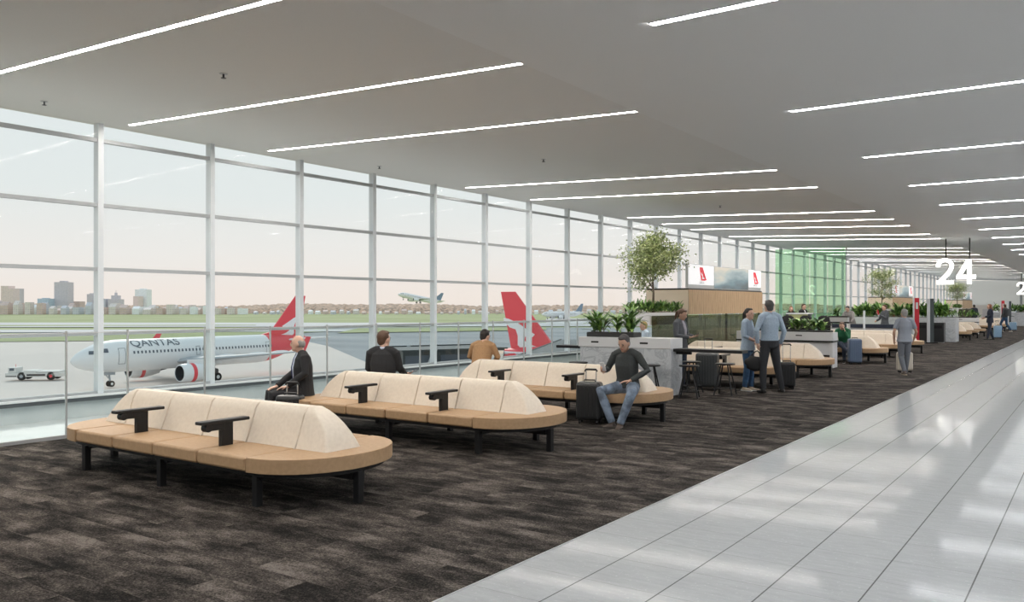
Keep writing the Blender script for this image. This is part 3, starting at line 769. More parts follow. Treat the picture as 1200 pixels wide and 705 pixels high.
MB().box(-.36, .34, -.15, .15, 1.08, 1.27).build('trough', 'silver', ps)
MB().box(-.37, .35, -.16, .16, 1.25, 1.30).build('trough_rim', 'trough_black', ps)
strappy_plant('potted_plant', 'dark green shrub on the black shelf stand by the green glass', (-8.3, 33.9, 1.28), .45, .4, 44, 31, ('leaf_dark', 'leaf_dark'), w=.03)

# long dark bar beyond
lb_ = thing('long_bar', 'long black-topped bar where two people stand beyond the person in green', 'counter', (-8.0, 36.3, 0))
MB().box(-1.3, 1.3, -.3, .3, .80, .95).build('worktop', 'suit_navy', lb_, bevel=.006)
MB().box(-1.25, 1.25, -.25, .25, .004, .80).build('base', 'counter_white', lb_)
MB().box(.12, .2, -.33, -.3, .004, 1.5).build('post', 'frame_white', lb_)

# sign pylons and bins
py1 = thing('sign_pylon', 'slim red sign pylon with white edge beside the grey-haired person', 'sign', (-7.0, 42.7, 0), .35)
MB().box(-.10, .10, -.04, .04, .05, 2.06).build('panel', 'red_panel', py1); MB().box(-.16, -.10, -.045, .045, .05, 2.06).build('edge', 'counter_white', py1); MB().box(-.2, .2, -.15, .15, .004, .05).build('base', 'silver', py1)
MB().box(-.05, .05, -.046, -.04, 1.55, 1.85).build('notice', 'counter_white', py1)
py2 = thing('sign_pylon', 'slim dark sign pylon with silver edge next to the black bins', 'sign', (-6.3, 42.0, 0), .35)
MB().box(-.04, .12, -.04, .04, .05, 2.02).build('panel', 'bridge_dark', py2); MB().box(-.16, -.04, -.045, .045, .05, 2.02).build('edge', 'silver', py2); MB().box(-.25, .25, -.2, .2, .004, .05).build('base', 'black_metal', py2)
bn0 = None
for i, x in enumerate((-6.78, -6.13)):
    lb = 'black litter bin cabinet %s' % ['between the red and the dark sign pylons', 'right of the dark sign pylon, against the marble planter'][i]
    if bn0 is None:
        bn0 = thing('litter_bin', lb, 'bin', (x, 43.0, 0), group='black litter bins')
        MB().box(-.26, .26, -.25, .25, .03, .92).build('body', 'dark_case', bn0, bevel=.01); MB().box(-.18, .18, -.257, -.25, .66, .80).build('flap', 'black_metal', bn0); MB().box(-.22, .22, -.2, .2, .004, .03).build('plinth', 'silver', bn0)
    else: copy_tree(bn0, (x, 43.0, 0), label=lb)
mp_ = None
for (x, y, l, sd) in ((-7.05, 44.5, 'big pale marble planter box beside the black bins', 41), (-6.3, 82, 'distant pale marble planter box near the second hanging number', 42)):
    if mp_ is None:
        mp_ = thing('marble_planter', l, 'planter', (x, y, 0), group=None)
        MB().box(-1.5, 1.5, -.55, .55, .004, 1.14).build('box', 'marble', mp_, bevel=.006); MB().box(-1.44, 1.44, -.5, .5, 1.13, 1.15).build('soil', 'soil', mp_)
    else: copy_tree(mp_, (x, y, 0), label=l)
    hedge('planter_hedge', 'bushy dark green plants filling the ' + ('big marble planter by the bins' if sd == 41 else 'distant marble planter'), (x, y, 1.15), 2.4, .8, .85, 420 if sd == 41 else 200, sd)
o = tag(MB().box(-10.3, -8.62, 44.0, 44.9, .004, 1.14).box(-10.25, -8.67, 44.05, 44.85, 1.13, 1.16, 1).build('planter_box', ['counter_white', 'soil'], bevel=.005), 'white planter box directly behind the red sign pylon', 'planter')
hedge('planter_hedge', 'bushy green plants in the white box behind the red sign pylon', (-9.46, 44.45, 1.15), 1.35, .7, .8, 260, 44)
py3 = copy_tree(py1, (-5.75, 69.5, 0), label='far red sign pylon beside the man with the backpack'); py4 = copy_tree(py2, (-5.3, 68.8, 0), label='far dark sign pylon behind the man with the backpack')

# hanging gate numbers
FRONT = Matrix(((1, 0, 0, 0), (0, 0, -1, 0), (0, 1, 0, 0), (0, 0, 0, 1)))   # text facing -Y
FACE = lambda a: Matrix.Rotation(a, 4, 'Z')
def two(cx):
    # outline stroke of a "2" on a unit-high grid
    pts = []
    for k in range(0, 13):
        a = R(190 - k * 18.5); pts.append((cx + .27 * math.cos(a), .72 + .235 * math.sin(a)))
    pts += [(cx + .13, .42), (cx - .05, .26), (cx - .22, .075)]
    return pts
def ribbon(mb, pts, w, z0, z1, mx):
    n = len(pts); L, Rr = [], []
    for i in range(n):
        a = Vector(pts[max(i - 1, 0)]); b = Vector(pts[min(i + 1, n - 1)]); t = (b - a).normalized(); nn = Vector((-t.y, t.x)) * w / 2
        p = Vector(pts[i]); L.append(p + nn); Rr.append(p - nn)
    rings = [[mx @ Vector((L[i].x, L[i].y, z0)), mx @ Vector((Rr[i].x, Rr[i].y, z0)), mx @ Vector((Rr[i].x, Rr[i].y, z1)), mx @ Vector((L[i].x, L[i].y, z1))] for i in range(n)]
    mb.loft(rings)
def gate_sign(loc, digits, label, h):
    t = thing('gate_number', label, 'sign', loc, 0)
    x = 0
    for dgt in digits:
        mx = Matrix.Translation((x, 0, 0)) @ FRONT @ Matrix.Scale(h, 4) @ Matrix.Scale(.9, 4, (1, 0, 0))
        mb = MB()
        if dgt == '2':
            ribbon(mb, two(0), .155, 0, .12, mx); mb.prism([(-.32, 0), (.32, 0), (.32, .15), (-.32, .15)], 0, .12, mx=mx)
        else:
            mb.prism([(.05, 0), (.22, 0), (.22, .96), (.05, .96)], 0, .12, mx=mx)
            mb.prism([(-.36, .20), (.38, .20), (.38, .35), (-.36, .35)], 0, .118, mx=mx)
            mb.prism([(-.36, .32), (-.17, .32), (.215, .96), (.03, .96)], 0, .116, mx=mx)
        mb.build('numeral', 'number_light', t, fix=True)
        MB().tube([(x + (.03 if dgt == '2' else .13) * h, -.05, h * .95), (x + (.03 if dgt == '2' else .13) * h, -.05, ZR - loc[2])], .022, 8).build('hanging_rod', 'black_metal', t)
        x += .73 * h
    return t
gate_sign((-4.78, 35.1, 2.50), '24', 'large glowing white gate number 24 hanging on two black rods', .95)
gate_sign((-5.0, 75.0, 2.55), '2', 'smaller distant glowing numeral 2 hanging from the ceiling at the right edge', .95)

# ------------------------------------------------------------------ airfield
GZ = -8.5
def gpoly(name, pts, z, m_, kind='structure'):
    mb = MB(); vs = [W(a, b, z) for a, b in pts]; mb.add(vs, [tuple(range(len(vs)))])
    o = mb.build(name, m_, fix=False); 
    if o.data.polygons[0].normal.z < 0: o.data.flip_normals()
    o['kind'] = kind; return o
def gp(u, v): D = F * (EYE - GZ) / (v - HZ); return ((u - 600) / F * D, D)
gpoly('ground', [(-3000, 5), (3000, 5), (3000, 2600), (-3000, 2600)], GZ - .3, 'airfield_grass')
gpoly('ground_asphalt', [gp(-900, 800), gp(2200, 800), gp(2200, 383), gp(420, 383), gp(300, 388), gp(-900, 388)], GZ - .2, 'asphalt')
gpoly('ground_apron', [gp(-900, 900), gp(700, 900), gp(560, 470), gp(440, 428), gp(385, 405), gp(330, 393), gp(-300, 406), gp(-900, 410)], GZ - .1, 'apron')
for i, (u0, v0, u1, v1, u2, v2, u3, v3, m_) in enumerate((
        (-700, 384.5, 900, 381.5, 900, 378, -700, 377.5, 'taxiway'),
        (-700, 391.5, 420, 388, 420, 385.5, -700, 387, 'taxiway'),
        (-700, 384.5, 300, 381, 300, 380.4, 40, 380.6, 'airfield_grass'),
        (-700, 407, 130, 399, 380, 388.5, -700, 394.3, 'airfield_grass'),
        (395, 390, 640, 386.5, 640, 383.8, 420, 384.5, 'airfield_grass'),
        (640, 380, 1250, 376, 1250, 373, 640, 373, 'taxiway'))):
    gpoly('path_%d' % (i + 1) if m_ == 'taxiway' else 'ground_verge', [gp(u0, v0), gp(u1, v1), gp(u2, v2), gp(u3, v3)], GZ + .02 * i, m_)

def make_plane(label, cat='aeroplane', red=True, text='QANTAS', gear=True, stripe=True, loc=(0, 0, 0), rz=0):
    t = thing('aeroplane', label, cat, loc, rz)
    zc = 3.85; r = 1.98
    st = [(17.7, .05, -.45), (17.45, .42, -.42), (16.9, .86, -.36), (16.0, 1.25, -.26), (14.9, 1.60, -.14), (13.6, 1.86, -.04), (12.2, r, 0), (4, r, 0), (-4, r, 0), (-9.5, r, 0),
          (-11, 1.93, .05), (-12.4, 1.82, .14), (-13.8, 1.62, .30), (-15.6, 1.28, .58), (-17.5, .85, .88), (-19.2, .42, 1.15), (-19.9, .15, 1.25)]
    mb = MB(); n = 28; rings = []
    for y, rr, dz in st: rings.append([Vector((rr * math.cos(2 * PI * j / n), y, zc + dz + rr * 1.04 * math.sin(2 * PI * j / n))) for j in range(n)])
    mb.loft(rings)
    if red:
        for i in range(len(mb.f)):
            c = sum((Vector(mb.v[k]) for k in mb.f[i]), Vector()) / len(mb.f[i])
            if c.y < -11.4 - (c.z - zc) * .0: mb.mi[i] = 1
    fu = mb.build('fuselage', ['plane_white', 'plane_red'], t, smooth=True, fix=True)
    # belly fairing
    MB().ell((0, .3, 2.35), (1.9, 4.6, .75), 20, 10).build('belly_fairing', 'plane_white', t, smooth=True, fix=True)
    def surf(z, x, y): return y
    for s_ in (-1, 1):
        # wing
        def foil(x, yl, ch, z, th):
            prof_ = [(0, 0), (.05, .35), (.25, .6), (.55, .45), (1, .02), (.55, -.28), (.25, -.4), (.05, -.25)]
            return [Vector((x, yl - p * ch, z + q * th)) for p, q in prof_]
        rs = [foil(s_ * 1.2, 4.6, 7.2, 2.75, .95), foil(s_ * 6.2, 2.3, 4.2, 3.2, .6), foil(s_ * 16.6, -2.9, 1.5, 4.2, .2)]
        if s_ < 0: rs = [list(reversed(q)) for q in rs]
        w_ = MB().loft(rs).build('wing', 'plane_grey', t, smooth=False, fix=True)
        MB().loft([[Vector((s_ * 16.55, y, z)) for y, z in ((-2.9, 4.25), (-4.4, 4.2), (-5.4, 6.1), (-4.7, 6.15))], [Vector((s_ * 16.7, y, z)) for y, z in ((-2.9, 4.25), (-4.4, 4.2), (-5.4, 6.1), (-4.7, 6.15))]]).build('wingtip', 'plane_red' if red else 'plane_white', w_, fix=True)
        for xx in (3.6, 8.5, 12): 
            MB().ell((s_ * xx, -1.2 - .25 * xx, 3.0 + .08 * xx), (.2, 1.6, .26), 10, 8).build('flap_fairing', 'plane_white', w_, smooth=True, fix=True)
        # tailplane
        rs = [foil(s_ * .5, -14.6, 3.8, 4.95, .4), foil(s_ * 6.1, -17.8, 1.5, 5.45, .15)]
        MB().loft(rs).build('tailplane', 'plane_white' if not red else 'plane_white', t, fix=True)
        # engine
        ex, ey, ez = s_ * 5.75, 4.6, 1.55
        st2 = [(2.2, 1.02), (2.05, 1.13), (1.4, 1.22), (.85, 1.23), (.3, 1.23), (-.1, 1.21), (-1.1, 1.05), (-2.2, .80)]
        mb = MB(); rg = []
        inner = [(.8, .80), (1.9, .90), (2.15, .97)]
        for y, rr in inner + st2: rg.append([Vector((ex + rr * math.cos(2 * PI * j / 24), ey + y, ez + rr * math.sin(2 * PI * j / 24))) for j in range(24)])
        mb.loft(rg)
        for i in range(len(mb.f)):
            c = sum((Vector(mb.v[k]) for k in mb.f[i]), Vector()) / len(mb.f[i])
            if red and len(mb.f[i]) == 4 and .3 < c.y - ey < .9 and (c - Vector((ex, c.y, ez))).length > 1.1: mb.mi[i] = 1
            if (c - Vector((ex, c.y, ez))).length < .93 and c.y - ey > .7: mb.mi[i] = 2
        en = mb.build('engine', ['plane_white', 'plane_red', 'engine_dark'], t, smooth=True)
        MB().cyl((0, 0), .30, 0, .6, 16, r2=.02).build('spinner', 'plane_grey', en).matrix_local = Matrix.Translation((ex, ey + .85, ez)) @ Matrix.Rotation(-PI / 2, 4, 'X')
        MB().cyl((0, 0), .55, 0, 1.4, 16, r2=.3).build('exhaust', 'engine_dark', en).matrix_local = Matrix.Translation((ex, ey - 2.1, ez)) @ Matrix.Rotation(PI / 2, 4, 'X')
        MB().box(ex - .12, ex + .12, ey - 2.6, ey + 1.0, ez + .9, 3.2).build('pylon', 'plane_white', t)
        if gear:
            g = MB(); g.tube([(s_ * 3.8, 0, .6), (s_ * 3.3, 0, 3.0)], .17, 10); g.tube([(s_ * 3.8, .05, 1.0), (s_ * 2.4, .1, 2.6)], .09, 8)
            gg = g.build('landing_gear', 'plane_grey', t)
            for dx in (-.46, .46):
                MB().cyl((0, 0), .58, -.2, .2, 20).cyl((0, 0), .26, -.215, .215, 14, 1).build('wheel', ['tyre', 'plane_white'], gg, bevel=.04).matrix_local = Matrix.Translation((s_ * 3.8 + dx, 0, .58)) @ Matrix.Rotation(PI / 2, 4, 'Y')
    if gear:
        g = MB(); g.tube([(0, 12.64, .4), (0, 12.9, 2.4)], .11, 10); g.tube([(0, 12.7, .9), (0, 13.9, 2.3)], .07, 8); g.box(-.35, -.3, 12.2, 13.6, 1.5, 2.1); g.box(.3, .35, 12.2, 13.6, 1.5, 2.1)
        gg = g.build('nose_gear', 'plane_grey', t)
        for dx in (-.27, .27):
            MB().cyl((0, 0), .39, -.12, .12, 20).cyl((0, 0), .18, -.13, .13, 14, 1).build('wheel', ['tyre', 'plane_white'], gg, bevel=.03).matrix_local = Matrix.Translation((dx, 12.64, .39)) @ Matrix.Rotation(PI / 2, 4, 'Y')
    # fin
    fin = MB()
    P = [(-10.2, 5.75), (-12.6, 6.3), (-17.4, 11.75), (-19.4, 11.75), (-17.8, 5.3), (-14.5, 5.3)]
    th = lambda y, z: .22 - .02 * (z - 5.3)
    a = [Vector((th(y, z), y, z)) for y, z in P]; b = [Vector((-th(y, z), y, z)) for y, z in P]
    fin.loft([a, b]); fin.build('fin', 'plane_red' if red else 'plane_tail_blue', t, fix=True, bevel=.05)
    if red:
        for s_ in (-1, 1):
            k = MB()
            # leaping white shape sweeping from the rudder down and forward
            poly = [(-18.9, 8.85), (-18.2, 8.75), (-16.9, 8.3), (-15.6, 7.6), (-14.6, 7.1), (-14.9, 6.8), (-15.9, 6.85), (-16.0, 6.4), (-15.2, 6.0), (-13.6, 5.6), (-12.3, 5.45), (-14.5, 5.3), (-16.4, 5.5), (-16.9, 5.9), (-16.9, 6.9), (-17.2, 7.6), (-18.0, 7.8), (-18.85, 8.4)]
            va = [Vector((s_ * (th(y, z) + .03), y, z)) for y, z in poly]
            vb = [Vector((s_ * (th(y, z) - .05), y, z)) for y, z in poly]
            k.loft([va, vb]); k.build('tail_emblem', 'plane_white', t, fix=True)
    # cabin windows, doors, cockpit glazing, lettering wrapped on the skin
    def skin(y, z, off=.02):
        for (ya, ra, da), (yb, rb, db) in zip(st, st[1:]):
            if yb <= y <= ya: q = (y - ya) / (yb - ya); rr = ra + (rb - ra) * q; dz = da + (db - da) * q; break
        else: rr, dz = r, 0
        zz = (z - zc - dz) / (rr * 1.04); zz = max(-.98, min(.98, zz)); 
        return math.sqrt(max(0, 1 - zz * zz)) * (rr) + off
    for s_ in (-1, 1):
        wn = MB(); y = 10.6
        while y > -11.3:
            vs = [Vector((s_ * skin(y + a_, zc + .45 + b_), y + a_, zc + .45 + b_)) for a_, b_ in ((-.12, -.17), (.12, -.17), (.12, .17), (-.12, .17))]
            wn.add(vs, [(0, 1, 2, 3) if s_ > 0 else (3, 2, 1, 0)]); y -= .53
        wn.build('cabin_windows', 'plane_window', t)
        dm = MB()
        for yd, w_, h_, z0 in ((12.2, .45, 1.0, zc + .05), (-10.6, .42, .95, zc + .1), (1.3, .3, .6, zc + .3), (.2, .3, .6, zc + .3)):
            for (ya, yb, za, zb) in ((yd - w_, yd - w_ + .05, z0 - h_, z0 + h_), (yd + w_ - .05, yd + w_, z0 - h_, z0 + h_), (yd - w_, yd + w_, z0 - h_, z0 - h_ + .05), (yd - w_, yd + w_, z0 + h_ - .05, z0 + h_)):
                N = 6
                for q in range(N):
                    z_a = za + (zb - za) * q / N; z_b = za + (zb - za) * (q + 1) / N
                    vs = [Vector((s_ * skin(yy, zz, .03), yy, zz)) for yy, zz in ((ya, z_a), (yb, z_a), (yb, z_b), (ya, z_b))]
                    dm.add(vs, [(0, 1, 2, 3) if s_ > 0 else (3, 2, 1, 0)])
        dm.build('door_outline', 'plane_text', t)
        cw = MB()
        for (y0, y1, z0, z1) in ((15.35, 16.05, zc + .38, zc + .80), (14.55, 15.25, zc + .45, zc + 1.0), (13.85, 14.45, zc + .55, zc + 1.05)):
            vs = [Vector((s_ * skin(yy, zz, .03), yy, zz)) for yy, zz in ((y0, z0), (y1, z0), (y1 - .15, z1), (y0, z1))]
            cw.add(vs, [(0, 1, 2, 3) if s_ > 0 else (3, 2, 1, 0)])
        cw.build('cockpit_windows', 'plane_window', t)
        if text:
            mxt = Matrix(((0, 0, 1, 0), (-s_ * -1, 0, 0, 0), (0, 1, 0, 0), (0, 0, 0, 1)))
            # reading direction: on the port side (-x) text runs nose -> tail
            mxt = Matrix(((0, 0, 0, 0), (s_, 0, 0, 0), (0, 1, 0, 0), (0, 0, 0, 1)))
            def bend(c, s_=s_):
                y, z = c.y, c.z
                ang = z / r; z2 = r * 1.04 * math.sin(ang); 
                return Vector((s_ * (r * math.cos(ang) + .035), y + 7.3, zc + z2))
            tm = text_mesh(text, 1.75, 'plane_text', t, Matrix.Translation((0, 0, 1.72)) @ mxt @ Matrix.Scale(1.0, 4, (1, 0, 0)), extrude=0, bend=bend, bold=.01)
    return t

# parked aircraft: nose to the left, side towards the terminal
def place_axis(o, nose_lat, nose_D, hx, hy, z):
    # hx, hy : heading in sideways / forward axes
    l = math.hypot(hx, hy); hx /= l; hy /= l
    o0 = W(nose_lat - hx * 17.7, nose_D - hy * 17.7, z)
    dv = W(hx, hy) ; o.location = o0; o.rotation_euler.z = math.atan2(-dv.x, dv.y)
th_ = R(55.8)
pl1 = make_plane('white airliner with red tail and QANTAS lettering parked nose-left outside')
place_axis(pl1, -53.4, 101.4, -math.cos(th_), -math.sin(th_), GZ)
pl2 = make_plane('red-tailed airliner beyond the boarding bridge, its fin rising between the mullions')
def place_tail(o, lat, D, hx, hy, z):
    l = math.hypot(hx, hy); hx /= l; hy /= l
    o.location = W(lat + hx * 18.5, D + hy * 18.5, z); dv = W(hx, hy); o.rotation_euler.z = math.atan2(-dv.x, dv.y)
place_tail(pl2, -.5, 93, .80, -.62, GZ)
pl3 = make_plane('small white airliner with a dark blue tail climbing above the airfield', red=False, text=None)
place_axis(pl3, -88, 640, -.88, -.47, 3.6)
pl3.rotation_euler.x = R(11)
pl4 = copy_tree(pl3, label='tiny white airliner standing far out on the airfield behind the second red fin')
pl4.rotation_euler.x = 0
pl4.location = W(38, 640, GZ)

# tow tractor
tg = thing('tow_tractor', 'low white aircraft tow tractor parked on the apron at the far left', 'vehicle')
tb = MB(); tb.box(-1.2, 1.2, -3.6, 3.6, .45, 1.0); tb.box(-1.1, 1.1, -3.3, 1.6, 1.0, 1.25); tb.box(-1.2, 1.2, -.4, 1.2, .95, 1.35); tb.build('body', 'tug_white', tg, bevel=.08)
MB().box(-1.0, 1.0, 2.2, 3.3, 1.0, 1.75).build('cab', 'tug_white', tg, bevel=.06)
MB().box(-1.02, 1.02, 2.5, 3.1, 1.3, 1.65).build('cab_window', 'plane_window', tg)
MB().box(-1.215, 1.215, -1.6, .8, .6, .85).box(-1.215, 1.215, 2.1, 3.5, .5, .62).build('side_stripe', 'engine_dark', tg)
MB().tube([(0, 2.7, 1.75), (0, 2.7, 2.15)], .03, 6).build('beacon', 'plane_red', tg)
for x in (-1.0, 1.0):
    for y in (1.5, -2.3): MB().cyl((0, 0), .55, -.2, .2, 20).cyl((0, 0), .24, -.21, .21, 12, 1).build('wheel', ['tyre', 'plane_red' if y < 0 else 'plane_grey'], tg, bevel=.04).matrix_local = Matrix.Translation((x, y, .55)) @ Matrix.Rotation(PI / 2, 4, 'Y')
a, b = gp(43, 444.5); tg.location = W(a, b, GZ); dv = W(-1, -.12); tg.rotation_euler.z = math.atan2(-dv.x, dv.y)

# boarding bridges outside the glazing
def bridge(label, p, q, ztop, h, wd, lean=True):
    (a, b), (c, d) = p, q
    A, B = W(a, b), W(c, d); L = (B - A).length; dv = B - A
    t = thing('boarding_bridge', label, 'boarding bridge', (A.x, A.y, 0), math.atan2(-dv.x, dv.y))
    MB().box(-wd / 2, wd / 2, 0, L, ztop - h, ztop - .12).build('tunnel', 'bridge_dark', t)
    MB().box(-wd / 2 - .12, wd / 2 + .12, -.1, L + .1, ztop - .12, ztop - .05).box(-wd / 2 - .16, -wd / 2 - .10, -.1, L + .1, ztop - .12, ztop).build('roof', 'bridge_dark', t)
    MB().box(-wd / 2 - .06, wd / 2 + .06, 0, L, ztop - h - .15, ztop - h).build('floor_edge', 'bridge_light', t)
    n = max(3, int(L / 3))
    for s_ in (-1, 1):
        for k in range(n):
            y0 = L * k / n; y1 = L * (k + 1) / n
            MB().box(s_ * (wd / 2) - .03, s_ * (wd / 2) + .03, y0 + .1, y1 - .1, ztop - h * .75, ztop - .3).build('side_window', 'tower_blue' if False else 'plane_window', t)
    for y in (L * .15, L * .85):
        MB().tube([(0, y, GZ), (0, y, ztop - h)], .3, 12).build('column', 'bridge_light', t)
    MB().tube([(wd / 2 + .1, L * .1, ztop - h), (wd / 2 + .1, L * .3, ztop)], .09, 8).build('brace', 'bridge_light', t)
    MB().tube([(-wd / 2 - .1, L * .1, ztop - h), (-wd / 2 - .1, L * .3, ztop)], .09, 8).build('brace', 'bridge_light', t)
    return t
bridge('dark glazed boarding bridge running out towards the second red fin', (-.9, 24.5), (4.6, 58), -.6, 2.0, 2.2)
bridge('pale-roofed boarding bridge section seen behind the man in the tan jacket', (-5.2, 36), (-1.0, 38.5), -.1, 2.1, 2.6)

# city skyline
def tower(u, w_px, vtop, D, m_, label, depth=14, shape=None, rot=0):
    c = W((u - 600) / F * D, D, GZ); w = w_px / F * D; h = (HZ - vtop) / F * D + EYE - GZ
    t = MB()
    if shape == 'step':
        t.box(-w / 2, w / 2, -depth / 2, depth / 2, 0, h * .62); t.box(-w * .3, w * .3, -depth * .3, depth * .3, h * .62, h * .78); t.box(-w * .1, w * .1, -1, 1, h * .78, h * .9); t.tube([(0, 0, h * .9), (0, 0, h)], .35, 6)
    elif shape == 'crown':
        t.box(-w / 2, w / 2, -depth / 2, depth / 2, 0, h * .96); t.box(-w * .2, w * .2, -depth * .3, depth * .3, h * .96, h)
    elif shape == 'twin':
        t.box(-w / 2, w * .12, -depth / 2, depth / 2, 0, h); t.box(w * .12, w / 2, -depth / 2, depth / 2, 0, h * .9)
    elif shape == 'gable':
        t.add([Vector(p) for p in ((-w / 2, -depth / 2, 0), (w / 2, -depth / 2, 0), (w / 2, depth / 2, 0), (-w / 2, depth / 2, 0), (-w / 2, -depth / 2, h * .7), (w / 2, -depth / 2, h * .7), (w / 2, depth / 2, h * .7), (-w / 2, depth / 2, h * .7), (-w / 2, 0, h), (w / 2, 0, h))],
              [(0, 1, 5, 4), (1, 2, 6, 9, 5), (2, 3, 7, 6), (3, 0, 4, 8, 7), (4, 5, 9, 8), (6, 7, 8, 9)])
    else: t.box(-w / 2, w / 2, -depth / 2, depth / 2, 0, h)
    o = t.build('building', m_, loc=c, rz=YAW + rot)
    return tag(o, label, 'building')
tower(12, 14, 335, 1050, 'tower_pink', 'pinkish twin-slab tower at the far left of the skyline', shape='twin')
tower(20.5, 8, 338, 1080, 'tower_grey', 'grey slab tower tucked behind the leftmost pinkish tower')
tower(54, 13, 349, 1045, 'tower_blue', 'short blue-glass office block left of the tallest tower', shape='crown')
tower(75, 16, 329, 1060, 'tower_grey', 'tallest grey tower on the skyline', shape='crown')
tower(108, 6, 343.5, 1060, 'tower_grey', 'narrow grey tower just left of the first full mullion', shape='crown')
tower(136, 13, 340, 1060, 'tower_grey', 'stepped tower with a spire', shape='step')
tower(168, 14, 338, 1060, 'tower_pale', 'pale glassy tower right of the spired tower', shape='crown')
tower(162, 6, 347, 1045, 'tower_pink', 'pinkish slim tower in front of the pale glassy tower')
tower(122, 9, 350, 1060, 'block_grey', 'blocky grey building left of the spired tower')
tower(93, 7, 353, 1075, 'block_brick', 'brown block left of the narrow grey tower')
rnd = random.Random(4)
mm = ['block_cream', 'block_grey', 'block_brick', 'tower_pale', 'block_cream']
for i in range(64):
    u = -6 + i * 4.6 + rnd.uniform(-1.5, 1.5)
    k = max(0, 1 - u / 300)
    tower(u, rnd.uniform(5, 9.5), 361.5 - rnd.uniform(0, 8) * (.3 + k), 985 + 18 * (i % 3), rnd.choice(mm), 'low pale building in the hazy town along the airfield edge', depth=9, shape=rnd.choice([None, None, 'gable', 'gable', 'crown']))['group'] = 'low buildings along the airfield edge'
# wooded suburb ridge
mb = MB(); rnd = random.Random(9); N = 520
vs = []; fs = []
rows = [(1110, -.0), (1130, .55), (1160, .85), (1200, 1.0), (1290, 1.0)]
for i in range(N):
    u = -120 + i * 3.1
    hh = 11.2 + 1.4 * math.sin(i * .045) + .8 * math.sin(i * .13 + 1)
    for D, k in rows:
        jz = rnd.uniform(-1.3, 1.3) * (1 if k else 0)
        vs.append(W((u - 600) / F * D, D + rnd.uniform(-6, 6), GZ + hh * k + jz))
nr = len(rows)
for i in range(N - 1):
    for j in range(nr - 1): fs.append((i * nr + j, (i + 1) * nr + j, (i + 1) * nr + j + 1, i * nr + j + 1))
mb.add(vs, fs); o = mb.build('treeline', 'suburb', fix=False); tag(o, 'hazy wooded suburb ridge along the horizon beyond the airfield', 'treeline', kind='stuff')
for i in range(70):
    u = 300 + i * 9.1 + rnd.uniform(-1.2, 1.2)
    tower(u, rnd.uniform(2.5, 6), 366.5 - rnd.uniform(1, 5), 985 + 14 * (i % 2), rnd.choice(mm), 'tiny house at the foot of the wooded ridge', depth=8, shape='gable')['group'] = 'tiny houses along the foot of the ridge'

# ------------------------------------------------------------------ people
V = Vector
def facing(lat, dep):
    d = W(lat, dep); return math.atan2(-d.x, d.y)
def hand(mb, w, d, nrm, curl=.5, thumb=1, s=1.0):
    w = V(w); d = V(d).normalized(); n = V(nrm); n = (n - d * n.dot(d)).normalized(); sd = d.cross(n)
    mb.tube([w - d * .02, w + d * .03, w + d * .085], [(.027, .018), (.036, .016), (.038, .013)], 10, side=sd, round_=True)
    for off, L in ((-.030, .056), (-.010, .070), (.010, .076), (.030, .066)):
        p = w + d * .082 + sd * off * thumb; a = curl * .6; pts = [p - d * .02]
        dd = d
        for k, f in enumerate((.42, .32, .26)):
            ang = curl * (.5 + k * .55); dd = d * math.cos(ang) + n * math.sin(ang); pts.append(p); p = p + dd * L * f * 1.15
        pts.append(p); mb.tube(pts, [.009, .009, .0085, .008, .0065], 7, round_=False)
    t0 = w + d * .025 + sd * .03 * thumb; t1 = t0 + (d * .6 + sd * .7 * thumb + n * .3).normalized() * .035; t2 = t1 + (d * .9 + n * .45 + sd * .1 * thumb).normalized() * .035
    mb.tube([t0, t1, t2], [.012, .010, .008], 7, round_=True)

